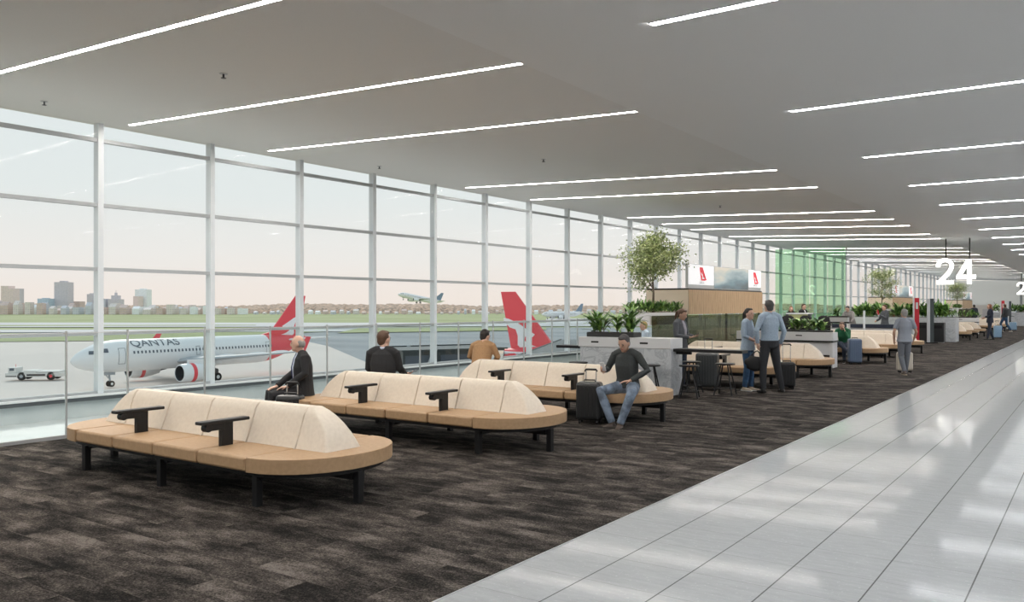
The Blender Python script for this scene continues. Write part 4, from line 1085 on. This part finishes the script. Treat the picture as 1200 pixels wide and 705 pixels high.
def person(label, loc, rz, H=1.75, sit=False, lean=0, head=(0, 0), arms=None, legs=None, top='shirt_blue', sleeve='long', jacket=False, open_front=None, tie=None,
           bottom='trousers_charcoal', shoes='shoe_black', sole=None, hair='hair_dark', style='short', skin='skin_light', female=False, vox=.011, beard=None, hem=None, hands=None, group=None, tuck=False, skirt=False):
    root = thing('person', label, 'person', loc, rz, group); k = H / 1.75; root.scale = (k, k, k)
    pz = .545 if sit else .95
    w_ = .92 if female else 1.0
    def U(x, y, z):   # upper-body point, leaning about the pelvis
        v = V((x, y, z)); a = -lean * min(1, max(0, z / .25)) if z < .25 else -lean
        v = Matrix.Rotation(a, 3, 'X') @ v
        return v + V((0, 0, pz))
    crotch = V((0, 0, pz - .07)); pel = V((0, 0, pz)); waist = U(0, -.005, .14); chest = U(0, -.01, .33); shl = U(0, -.015, .455); nb = U(0, -.01, .515)
    nk = U(0, .008, .565)
    hp = head[1]
    hc = nk + Matrix.Rotation(-lean * .5, 3, 'X') @ (Matrix.Rotation(-hp * .6, 3, 'X') @ V((0, .024, .092)))
    HM = Matrix.Rotation(head[0], 3, 'Z') @ Matrix.Rotation(-hp, 3, 'X')
    sh = {s: U(s * .175 * w_, -.015, .470) for s in (-1, 1)}
    if arms is None: arms = {-1: ((-.235, -.03, pz + .20), (-.24, .06, pz - .04)), 1: ((.235, -.03, pz + .20), (.24, .06, pz - .04))}
    if legs is None:
        if sit: legs = {-1: ((-.12, .45, .50), (-.12, .44, .085)), 1: ((.12, .45, .50), (.12, .44, .085))}
        else: legs = {-1: ((-.10, .02, .50), (-.11, -.02, .085)), 1: ((.10, .02, .50), (.11, -.02, .085))}
    hip = {s: V((s * .080 * w_, 0.0, pz - .01)) for s in (-1, 1)}
    side = V((1, 0, 0))
    b = MB()
    R_ = lambda a, c, e=0: ((a + e) * w_, (c + e))
    b.tube([pel - V((0, 0, .015)), pel + V((0, 0, .01)), waist, chest, shl, nb], [R_(.12, .085), R_(.16, .108), R_(.128, .092), R_(.158, .112), R_(.135, .085), R_(.062, .058)], 16, side=side, round_=True)
    b.tube([nb - V((0, 0, .02)), nk, hc - V((0, 0, .03))], [.060, .052, .05], 12, round_=True)
    b.ell(hc + HM @ V((0, 0, .01)), (.073, .092, .104), 18, 12, mx=HM)
    b.ell(hc + HM @ V((0, .022, -.05)), (.056, .066, .068), 16, 10, mx=HM)
    b.ell(hc + HM @ V((0, .068, -.088)), (.026, .022, .022), 10, 8, mx=HM)
    b.tube([hc + HM @ V((0, .086, .022)), hc + HM @ V((0, .106, -.022)), hc + HM @ V((0, .096, -.032))], [.009, .013, .012], 8, round_=True)
    for s in (-1, 1): b.ell(hc + HM @ V((s * .075, -.008, -.012)), (.012, .020, .031), 10, 8, mx=HM)
    for s in (-1, 1):
        el, wr = V(arms[s][0]), V(arms[s][1])
        mid = sh[s].lerp(el, .5); fm = el.lerp(wr, .35)
        b.tube([sh[s] - V((s * .03, 0, .0)), sh[s], mid, el, fm, wr], [.05 * w_, .052 * w_, .043 * w_, .036 * w_, .037 * w_, .024], 12, round_=True)
        hd = (hands or {}).get(s)
        if hd is None: hd = ((wr - el).normalized(), (-s, .2, 0), .5)
        hand(b, wr, hd[0], hd[1], hd[2], thumb=-s if len(hd) < 4 else hd[3])
        kn, an = V(legs[s][0]), V(legs[s][1])
        cf = kn.lerp(an, .32)
        b.tube([hip[s] - V((0, 0, .01)), hip[s].lerp(kn, .45), kn, cf, kn.lerp(an, .7), an], [.076 * w_, .074, .054, .053, .04, .034], 12, round_=True)
    body = b.build('body', skin, root, remesh=vox)
    # face
    e = MB()
    for s in (-1, 1): e.ell(hc + HM @ V((s * .030, .082, .006)), (.012, .008, .006), 8, 6, mx=HM)
    e.build('eyes', 'eye_dark', root, smooth=True)
    e = MB()
    for s in (-1, 1): e.ell(hc + HM @ V((s * .031, .088, .026)), (.017, .006, .004), 8, 6, mx=HM)
    e.build('eyebrows', hair, root, smooth=True)
    MB().ell(hc + HM @ V((0, .083, -.058)), (.022, .010, .0065), 10, 6, mx=HM).build('mouth', 'lip', root, smooth=True)
    # hair
    h = MB(); hv = vox * .9
    if style == 'bald':
        for s in (-1, 1): h.ell(hc + HM @ V((s * .058, -.035, .0)), (.024, .050, .050), 12, 8, mx=HM)
        h.ell(hc + HM @ V((0, -.070, -.005)), (.062, .032, .055), 12, 8, mx=HM)
    else:
        h.ell(hc + HM @ V((0, -.026, .036)), (.081, .092, .094), 18, 12, mx=HM)
        h.ell(hc + HM @ V((0, -.052, -.015)), (.070, .052, .075), 14, 10, mx=HM)
        h.ell(hc + HM @ V((0, .024, .096)), (.056, .050, .030), 14, 8, mx=HM)
        if style == 'ponytail':
            h.tube([hc + HM @ V((0, -.10, .06)), hc + HM @ V((0, -.145, .0)), hc + HM @ V((0, -.14, -.10)), hc + HM @ V((0, -.12, -.18))], [.025, .032, .026, .010], 10, round_=True)
        if style == 'bun': h.ell(hc + HM @ V((0, -.12, .03)), (.038, .036, .038), 12, 8)
        if style == 'long':
            h.tube([hc + HM @ V((0, -.055, .02)), hc + HM @ V((0, -.075, -.08)), nb + V((0, -.10, .0)), nb + V((0, -.12, -.08))], [(.078, .05), (.082, .05), (.075, .035), (.05, .02)], 12, side=side, round_=True)
            for s in (-1, 1): h.tube([hc + HM @ V((s * .066, -.01, .03)), hc + HM @ V((s * .076, -.005, -.06)), hc + HM @ V((s * .07, -.01, -.14))], [.022, .022, .012], 8, round_=True)
    h.build('hair', hair, root, remesh=hv)
    if beard: MB().ell(hc + HM @ V((0, .030, -.066)), (.060, .066, .048), 14, 10, mx=HM).build('beard', beard, root, smooth=True)
    # top
    g = .026 if jacket else .016
    c = MB()
    base = V((0, 0, 0))
    hemz = hem if hem is not None else (.12 if jacket else .03)
    if sit: hemz = min(hemz, .08 if jacket else .03)
    low = pel - V((0, 0, hemz)) if not tuck else pel + V((0, 0, .03))
    pts = [low] + ([pel] if hemz > .02 and not tuck else []) + [waist, chest, shl, nb + V((0, 0, .005))]
    rr = [R_(.172, .122, (g + (.014 if hemz > .04 else 0)) if not tuck else .006)] + ([R_(.165, .115, g + .008)] if hemz > .02 and not tuck else []) + [R_(.134, .098, g + (.012 if not female else .004)), R_(.160, .115, g), R_(.140, .090, g), R_(.064, .060, g * .7)]
    c.tube(pts, rr, 18, side=side)
    for s in (-1, 1):
        c.tube([nb + V((s * .025, 0, -.012)), sh[s].lerp(nb, .45) + V((0, 0, .014)), sh[s] + V((-s * .01, 0, .002))], [.058 + g * .4, .056 + g * .4, .056 + g * .3], 12, round_=True)
        el, wr = V(arms[s][0]), V(arms[s][1]); dd = (wr - el).normalized()
        if sleeve == 'long': P = [sh[s] - V((s * .035, 0, 0)), sh[s], sh[s].lerp(el, .5), el, el.lerp(wr, .4), wr - dd * .012]; Q = [.058, .062, .054, .047, .046, .034]
        elif sleeve == 'mid': P = [sh[s] - V((s * .035, 0, 0)), sh[s], sh[s].lerp(el, .5), el, el.lerp(wr, .3)]; Q = [.058, .062, .054, .048, .047]
        else: P = [sh[s] - V((s * .035, 0, 0)), sh[s], sh[s].lerp(el, .4), sh[s].lerp(el, .72)]; Q = [.058, .062, .062, .058]
        ex = .006 if jacket else 0
        c.tube(P, [(q + ex) * w_ for q in Q], 12, round_=False)
    c.build('jacket' if jacket else 'shirt', top, root, remesh=vox)
    if open_front:
        f = MB(); P = [nb + V((0, .052, .012)), shl + Matrix.Rotation(-lean, 3, 'X') @ V((0, .098, 0)), chest + Matrix.Rotation(-lean, 3, 'X') @ V((0, .132, 0)), waist + Matrix.Rotation(-lean, 3, 'X') @ V((0, .128, .02))]
        f.tube(P, [(.05, .014), (.062, .018), (.052, .020), (.03, .018)], 12, side=side)
        f.build('shirt_front', open_front, root, remesh=vox)
        f = MB(); f.tube([nb + V((0, -.004, .0)), nb + V((0, .0, .035))], [(.068, .064), (.060, .057)], 16, side=side); f.build('collar', open_front, root, smooth=True)
        if tie:
            P2 = [p + Matrix.Rotation(-lean, 3, 'X') @ V((0, .020, 0)) for p in P]; P2[0] = P[0] + V((0, .016, -.01))
            MB().tube(P2, [(.017, .006), (.018, .006), (.026, .006), (.026, .006)], 8, side=side).build('tie', tie, root, smooth=True)
    elif not jacket:
        MB().tube([nb + V((0, -.004, -.005)), nb + V((0, .0, .028))], [(.072, .068), (.062, .059)], 16, side=side).build('collar', top, root, smooth=True)
    # bottom
    c = MB()
    wl = pel + V((0, 0, .075))
    c.tube([crotch - V((0, 0, .045)), crotch - V((0, 0, .01)), pel, wl], [R_(.11, .10), R_(.152, .118), R_(.178, .126), R_(.170, .122)], 16, side=side)
    for s in (-1, 1):
        kn, an = V(legs[s][0]), V(legs[s][1])
        c.tube([hip[s] + V((0, 0, .02)), hip[s].lerp(kn, .45), kn, kn.lerp(an, .35), kn.lerp(an, .75), an + (kn - an).normalized() * .0], [.102 * w_, .090, .070, .066, .057, .053], 14, round_=False)
    c.build('trousers', bottom, root, remesh=vox)
    for s in (-1, 1):
        an = V(legs[s][1]); kn = V(legs[s][0]); fz = V((s * .12, 1, 0)).normalized()
        if legs[s][2:] : fz = V(legs[s][2]).normalized()
        zb = an.z - .085
        f = MB(); up = V((0, 0, 1))
        heel = an - fz * .055 + V((0, 0, -.050)); toe = an + fz * .165 + V((0, 0, -.060))
        sd_ = fz.cross(up)
        f.tube([heel, an - fz * .01 + V((0, 0, -.040)), an + fz * .08 + V((0, 0, -.052)), toe], [(.032, .028), (.040, .038), (.044, .028), (.032, .018)], 12, side=sd_, round_=True)
        f.tube([an + V((0, 0, .01)), an - V((0, 0, .05))], [.045, .042], 12)
        o = f.build('shoe', shoes, root, remesh=vox * .9)
        if sole:
            q = MB(); q.tube([heel - fz * .03 + V((0, 0, -.024)), an - V((0, 0, .074)), an + fz * .08 + V((0, 0, -.074)), toe + fz * .012 + V((0, 0, -.014))], [(.030, .010), (.042, .011), (.046, .011), (.028, .010)], 12, side=sd_)
            q.build('sole', sole, o, smooth=True)
    return root

p1 = person('seated bald man in black suit and navy tie gazing out to the left', (-9.22, 8.0, -.04), facing(-1, -.48), 1.76, sit=True, lean=.06, head=(-.40, .0), jacket=True, top='suit_black', bottom='suit_black', open_front='shirt_pale', tie='tie_navy',
            hair='hair_grey', style='bald', vox=.009, arms={-1: ((-.24, .02, .80), (-.14, .24, .62)), 1: ((.24, .08, .78), (.14, .34, .60))}, hands={-1: ((.2, 1, -.15), (0, -.1, -1), .5), 1: ((-.2, 1, -.25), (0, 0, -1), .4)})
p2 = person('man in black suit seen from behind, head turned right, holding a phone', (-8.3, 8.66, 0), facing(.1, 1), 1.78, sit=True, lean=.0, head=(-.55, .08), jacket=True, top='suit_black', bottom='suit_black', open_front='shirt_pale', hair='hair_brown', vox=.009,
            arms={-1: ((-.22, .04, .80), (-.12, .28, .66)), 1: ((.225, .03, .80), (.25, .24, .71))}, hands={1: ((.5, .6, -.05), (-.3, .1, .8), .7)})
p3 = person('man in tan jacket seen from behind, hunched over a laptop', (-8.95, 11.78, 0), facing(.35, 1), 1.74, sit=True, lean=.32, head=(-.4, .25), jacket=True, top='jacket_tan', bottom='jeans_dark', hair='hair_dark', vox=.009,
            arms={-1: ((-.27, .16, .80), (-.12, .42, .70)), 1: ((.27, .16, .80), (.12, .42, .70))})
p4 = person('seated man in charcoal sweater and grey jeans looking at a phone', (-5.62, 10.93, -.03), facing(-.60, -1), 1.76, sit=True, lean=.14, head=(-.10, .42), top='sweater_charcoal', bottom='jeans_grey', shoes='shoe_brown', sole='sole_white', hair='hair_salt', beard=None, skin='skin_tan', vox=.008, hem=.0,
            arms={1: ((.29, .06, .80), (.22, .34, .80)), -1: ((-.33, .05, .80), (-.13, .21, .66))}, legs={-1: ((-.25, .44, .52), (-.10, .50, .085), (-.15, 1, 0)), 1: ((.22, .46, .52), (.06, .42, .085), (.35, 1, 0))},
            hands={1: ((.1, 1, .25), (-1, 0, .3), .8), -1: ((.75, .55, -.1), (0, 0, -1), .3)})
p5 = person('fair-haired child in a pale blue shirt behind the marble counter', (-8.0, 16.35, 0), facing(-1, -.1), 1.38, head=(0, .1), top='kid_blue', bottom='jeans_dark', hair='hair_blonde', vox=.012)
p6 = person('woman with ponytail and grey cardigan reading a phone behind the counter', (-7.02, 15.98, 0), facing(.85, -.75), 1.66, head=(0, .35), jacket=True, top='cardigan_grey', bottom='jeans_dark', open_front='tee_grey', hair='hair_brown', style='ponytail', female=True, skin='skin_tan', vox=.009,
            arms={-1: ((-.23, .04, 1.16), (-.10, .27, 1.13)), 1: ((.23, .04, 1.16), (.08, .27, 1.12))}, hands={-1: ((.5, 1, .1), (0, 0, 1), .8), 1: ((-.4, 1, .1), (0, 0, 1), .8)})
p7 = person('woman in pale blue shirt and blue jeans facing the man with the duffel bag', (-5.78, 16.45, 0), facing(.75, -.62), 1.67, head=(-.25, .0), top='shirt_blue', bottom='jeans_blue', sleeve='mid', shoes='shoe_tan', sole='sole_white', hair='hair_dark', style='ponytail', female=True, vox=.009, hem=.10,
            arms={-1: ((-.23, .04, 1.15), (-.02, .20, 1.02)), 1: ((.23, .03, 1.15), (.03, .22, 1.03))}, hands={-1: ((1, .2, -.1), (0, -1, 0), .4), 1: ((-1, .15, -.1), (0, -1, 0), .4)},
            legs={-1: ((-.075, .03, .50), (-.05, .05, .085), (-.1, 1, 0)), 1: ((.08, .02, .50), (.07, -.04, .085), (.25, 1, 0))})
p8 = person('tall man in light blue shirt seen from behind with legs apart', (-5.27, 16.22, 0), facing(-.25, 1), 1.83, head=(.0, .02), top='shirt_blue', bottom='trousers_charcoal', shoes='shoe_black', hair='hair_salt', vox=.009, tuck=True,
            arms={-1: ((-.28, -.02, 1.16), (-.22, .04, .92)), 1: ((.28, -.04, 1.14), (.26, .05, .90))}, legs={-1: ((-.12, .02, .50), (-.13, 0, .085)), 1: ((.17, .02, .50), (.27, .02, .085))})
p9 = person('staff member with auburn hair behind the tall gate desk', (-10.85, 36.25, 0), facing(-.2, -1), 1.70, top='suit_black', bottom='suit_black', hair='hair_auburn', style='long', female=True, vox=.02)
p10 = person('staff man in dark suit behind the tall gate desk', (-10.35, 36.3, 0), facing(.6, -1), 1.80, jacket=True, top='suit_black', bottom='suit_black', open_front='shirt_white', hair='hair_brown', vox=.02)
p11 = person('grey-haired person in beige coat leaning over the long dark bar', (-8.62, 37.2, 0), facing(-.6, -.5), 1.78, lean=.45, head=(0, .3), jacket=True, top='coat_beige', bottom='trousers_grey', hair='hair_salt', vox=.018,
             arms={-1: ((-.26, .30, 1.12), (-.20, .42, .98)), 1: ((.26, .30, 1.12), (.20, .42, .98))})
p12 = person('woman in grey jacket raising a red phone at the long dark bar', (-7.3, 37.2, 0), facing(-1, -.2), 1.76, jacket=True, top='cardigan_grey', bottom='skirt_brown', hair='hair_brown', style='bun', female=True, vox=.018,
             arms={-1: ((-.22, .14, 1.18), (-.12, .34, 1.34)), 1: ((.22, .10, 1.14), (.12, .32, 1.06))})
p13 = person('person in green knit sitting hunched, head in hand, legs crossed', (-6.32, 26.42, 0), facing(-.7, -1), 1.70, sit=True, lean=.42, head=(0, .35), top='green_knit', bottom='jeans_dark', shoes='shoe_black', sole='sole_white', hair='hair_brown', vox=.012,
             arms={-1: ((-.22, .34, .72), (-.10, .34, .98)), 1: ((.24, .26, .74), (.06, .42, .62))}, legs={-1: ((-.10, .45, .50), (-.10, .42, .085)), 1: ((.02, .48, .60), (-.24, .62, .36), (-.3, 1, 0))})
p14 = person('grey-haired person in grey polo walking away with a cream suitcase', (-3.90, 22.15, 0), facing(.12, 1), 1.64, head=(.1, .05), top='polo_grey', sleeve='short', bottom='trousers_grey', shoes='shoe_brown', sole='shoe_tan', hair='hair_grey', skin='skin_tan', vox=.010, hem=.07,
             legs={-1: ((-.07, .06, .50), (-.03, -.10, .12)), 1: ((.09, .08, .50), (.06, .12, .085))}, arms={-1: ((-.27, -.04, 1.14), (-.24, .06, .92)), 1: ((.28, -.03, 1.14), (.27, .12, .94))})
p15 = person('distant man in dark navy suit seen beyond the far benches', (-7.55, 69.35, 0), facing(0, 1), 1.80, jacket=True, top='suit_navy', bottom='suit_navy', hair='hair_dark', vox=.022)
p16 = person('red-haired woman in navy trouser suit standing by a blue suitcase', (-4.52, 47.9, 0), facing(-1, .25), 1.80, jacket=True, top='suit_navy', bottom='suit_navy', hair='hair_auburn', style='long', female=True, vox=.016,
             arms={-1: ((-.22, .02, 1.16), (-.10, .25, 1.08)), 1: ((.22, .02, 1.16), (.10, .25, 1.06))}, legs={-1: ((-.09, .06, .50), (-.09, .14, .085)), 1: ((.09, -.02, .50), (.10, -.16, .085))})
p17 = person('man in blue jeans striding away wearing a grey backpack', (-5.03, 62.2, 0), facing(-.4, 1), 1.82, top='backpack_grey', bottom='jeans_blue', shoes='shoe_tan', sole='sole_white', hair='hair_brown', vox=.02,
             legs={-1: ((-.09, .22, .52), (-.09, .10, .12)), 1: ((.09, -.04, .50), (.10, -.34, .12))})
MB().box(-.17, .17, -.30, -.12, 1.05, 1.50).build('backpack_body', 'backpack_grey', None, bevel=.05)
bp = bpy.data.objects['backpack_body']; bp.name = 'backpack'; bp.location = (-5.03, 62.2, 0); bp.rotation_euler.z = facing(-.4, 1); tag(bp, 'dark grey backpack on the back of the striding man', 'backpack')

# held or standing things
def phone(label, loc, rz, tilt, m_='phone_black', sc_=1):
    o = MB().box(-.036, .036, -.075, .075, -.005, .005).build('phone', m_, None, bevel=.003)
    o.location = loc; o.rotation_euler = (tilt, 0, rz); o.scale = (sc_,) * 3
    return tag(o, label, 'phone')
def on(pn, x, y, z):      # a point given in a person's own axes
    k = pn.scale.x; c, s = math.cos(pn.rotation_euler.z), math.sin(pn.rotation_euler.z)
    return (pn.location.x + k * (x * c - y * s), pn.location.y + k * (x * s + y * c), pn.location.z + k * z)
phone('white phone held by the seated man in the charcoal sweater', on(p4, .19, .44, .86), p4.rotation_euler.z, 1.0, 'paper_white')
phone('black phone in the hand of the man in black seen from behind', on(p2, .33, .34, .735), p2.rotation_euler.z - .6, .1)
phone('black phone held by the woman in the grey cardigan', on(p6, .0, .38, 1.17), p6.rotation_euler.z, .7)
phone('red phone raised by the woman at the long dark bar', on(p12, -.12, .40, 1.42), p12.rotation_euler.z, 1.4, 'red_panel', 1.3)
lt = thing('laptop', 'open silver laptop on the lap of the man in the tan jacket', 'laptop', W(-.36, 15.0, .67), facing(.55, 1))
MB().box(-.16, .16, -.11, .11, 0, .014).build('keyboard_base', 'silver', lt, bevel=.003)
sc_o = MB().box(-.16, .16, -.004, .004, 0, .225).build('screen', 'silver', lt, bevel=.003); sc_o.location = (0, .11, .01); sc_o.rotation_euler.x = -.25
d_ = MB().box(-.15, .15, -.0065, -.004, .012, .215).build('display', 'screen_picture', sc_o)

def suitcase(label, loc, rz, w, d, h, m_, handle=.0, ribs=5, group=None, soft=False):
    t = thing('suitcase', label, 'suitcase', loc, rz, group)
    rb = MB(); rad = min(.05, d * .22)
    def rr_(ins, z):
        out = []
        for cx, cy, a0 in ((1, 1, 0), (-1, 1, 90), (-1, -1, 180), (1, -1, 270)):
            for q in range(6):
                a = R(a0 + q * 18); out.append(Vector((cx * (w / 2 - rad) + (rad - ins) * math.cos(a), cy * (d / 2 - rad) + (rad - ins) * math.sin(a), z)))
        return out
    rb.loft([rr_(rad * (1 - math.sin(R(t_))), .055 + rad * (1 - math.cos(R(t_)))) for t_ in (0, 30, 60, 90)] + [rr_(rad * (1 - math.cos(R(t_))), h - rad + rad * math.sin(R(t_))) for t_ in (0, 30, 60, 90)])
    for k in range(ribs):
        x = -w / 2 + w * (k + 1) / (ribs + 1)
        for s in (-1, 1): y0, y1 = sorted((s * (d / 2 - .003), s * (d / 2 + .007))); rb.box(x - .012, x + .012, y0, y1, .12, h - .07)
    rb.build('shell', m_, t, fix=False)
    MB().box(-w / 2 - .002, w / 2 + .002, -.006, .006, .09, h - .04).build('zip_band', 'black_plastic', t, bevel=.002)
    for sx in (-1, 1):
        for sy in (-1, 1):
            o = MB().cyl((0, 0), .026, -.012, .012, 14).build('wheel', 'black_plastic', t); o.matrix_local = Matrix.Translation((sx * (w / 2 - .05), sy * (d / 2 - .05), .0265)) @ Matrix.Rotation(PI / 2, 4, 'Y')
            MB().box(sx * (w / 2 - .05) - .018, sx * (w / 2 - .05) + .018, sy * (d / 2 - .05) - .022, sy * (d / 2 - .05) + .022, .04, .07).build('caster_housing', 'black_plastic', t)
    MB().tube([(-.08, 0, h), (-.08, 0, h + .025), (.08, 0, h + .025), (.08, 0, h)], .010, 8).build('top_grip', 'black_plastic', t)
    MB().tube([(w / 2, 0, h * .4), (w / 2 + .03, 0, h * .43), (w / 2 + .03, 0, h * .62), (w / 2, 0, h * .65)], .010, 8).build('side_grip', 'black_plastic', t)
    if handle:
        hh = MB()
        for x in (-.075, .075): hh.tube([(x, d / 2 - .04, h - .02), (x, d / 2 - .04, h + handle - .02)], .008, 8)
        hp_ = hh.build('telescopic_handle', 'chrome', t)
        MB().tube([(-.09, d / 2 - .04, h + handle - .03), (-.075, d / 2 - .04, h + handle), (.075, d / 2 - .04, h + handle), (.09, d / 2 - .04, h + handle - .03)], .015, 10).build('handle_grip', 'black_plastic', hp_)
    return t
suitcase('small black cabin case with raised handle beside the bald man', W(-3.0, 11.35, .004), facing(.1, 1), .36, .22, .49, 'dark_case', .16)
def at(u, v, up=.004): D = F * EYE / (v - HZ); return W((u - 600) / F * D, D, up)
suitcase('black hard suitcase with raised handle beside the man in grey jeans', at(691, 496), facing(.35, 1), .36, .25, .60, 'dark_case', .17)
suitcase('large grey ribbed suitcase with raised handle between the bar stools', at(829, 456), facing(.5, 1), .44, .27, .74, 'grey_case', .28, 7)
suitcase('black suitcase with raised handle at the feet of the man in light blue shirt', at(922, 456), facing(.25, 1), .33, .23, .55, 'black_plastic', .36)
suitcase('tall slate-blue suitcase beside the person in green', at(1001.5, 426.8), facing(.1, 1), .36, .26, .74, 'blue_case', .0)
suitcase('cream cabin case beyond the legs of the grey-haired walker', at(1060, 436.5), facing(.1, 1), .36, .22, .52, 'cream_case', .3)
suitcase('light blue suitcase behind the woman in the navy suit', at(1169, 396.5), facing(.3, 1), .36, .25, .66, 'light_blue_case', .25)
suitcase('light blue suitcase beside the man with the backpack', at(1187, 387.5), facing(.3, 1), .42, .25, .58, 'light_blue_case', .4)
# duffel bag
db = thing('duffel_bag', 'soft black duffel bag hanging from the left hand of the man in light blue shirt', 'bag', (0, 0, 0))
b_ = MB(); b_.tube([(-.17, 0, 0), (-.14, 0, 0), (0, 0, -.02), (.14, 0, 0), (.17, 0, 0)], [(.06, .07), (.08, .13), (.085, .15), (.08, .13), (.06, .07)], 14, side=(0, 1, 0), round_=True)
b_.build('bag_body', 'bag_black', db, smooth=True)
for s in (-.04, .04): MB().tube([(-.10, s, .10), (-.06, s * .5, .20), (0, 0, .24), (.06, s * .5, .20), (.10, s, .10)], .010, 8).build('carry_handle', 'black_plastic', db)
q = on(p8, -.23, .10, .56); db.location = q; db.rotation_euler = (0, .15, facing(.35, 1) + .5)

# ------------------------------------------------------------------ light, sky, camera
w = bpy.data.worlds.new('World'); sc.world = w; w.use_nodes = True
nt = w.node_tree; bg = nt.nodes['Background']
tc = nt.nodes.new('ShaderNodeTexCoord'); sp = nt.nodes.new('ShaderNodeSeparateXYZ'); cr = nt.nodes.new('ShaderNodeValToRGB')
nz = nt.nodes.new('ShaderNodeTexNoise'); mp = nt.nodes.new('ShaderNodeMapping'); mp.inputs['Scale'].default_value = (1.2, 1.2, 6); nz.inputs['Scale'].default_value = 1.6; nz.inputs['Detail'].default_value = 5
ma = nt.nodes.new('ShaderNodeMath'); ma.operation = 'MULTIPLY_ADD'; ma.inputs[1].default_value = .05
nt.links.new(tc.outputs['Generated'], sp.inputs[0]); nt.links.new(tc.outputs['Generated'], mp.inputs[0]); nt.links.new(mp.outputs[0], nz.inputs['Vector'])
sb = nt.nodes.new('ShaderNodeMath'); sb.operation = 'SUBTRACT'; sb.inputs[1].default_value = .025
nt.links.new(nz.outputs['Fac'], ma.inputs[0]); nt.links.new(sp.outputs[2], sb.inputs[0]); nt.links.new(sb.outputs[0], ma.inputs[2]); nt.links.new(ma.outputs[0], cr.inputs[0])
e = cr.color_ramp.elements
e[0].position = 0; e[0].color = (.90, .82, .75, 1); e[1].position = 1; e[1].color = (.55, .70, .80, 1)
for p_, c_ in ((.02, (.90, .83, .77)), (.06, (.87, .855, .82)), (.13, (.80, .85, .84)), (.3, (.76, .85, .87))):
    x = e.new(p_); x.color = (*c_, 1)
nt.links.new(cr.outputs[0], bg.inputs[0]); bg.inputs[1].default_value = 1.0
sun = bpy.data.lights.new('sun', 'SUN'); sun.energy = 1.3; sun.angle = R(14); sun.color = (1, .93, .84)
so = bpy.data.objects.new('sun', sun); col.objects.link(so)
so.rotation_euler = Vector((.72, -.42, -.62)).to_track_quat('-Z', 'Y').to_euler()

cam = bpy.data.cameras.new('camera'); co = bpy.data.objects.new('camera', cam); col.objects.link(co)
cam.sensor_width = 36; cam.lens = F / 1200 * 36; cam.shift_y = (HZ - 352.5) / 1200
cam.clip_end = 6000; cam.clip_start = .05
co.location = (0, 0, EYE); co.rotation_euler = (R(90), 0, YAW)
sc.camera = co
sc.view_settings.view_transform = 'Standard'; sc.view_settings.look = 'None'; sc.view_settings.gamma = 1; sc.view_settings.use_curve_mapping = False
sc.view_settings.exposure = 0
cy = sc.cycles
cy.use_denoising = True; cy.max_bounces = 8; cy.diffuse_bounces = 4; cy.glossy_bounces = 3; cy.transparent_max_bounces = 16; cy.sample_clamp_indirect = 6
cy.caustics_reflective = False; cy.caustics_refractive = False
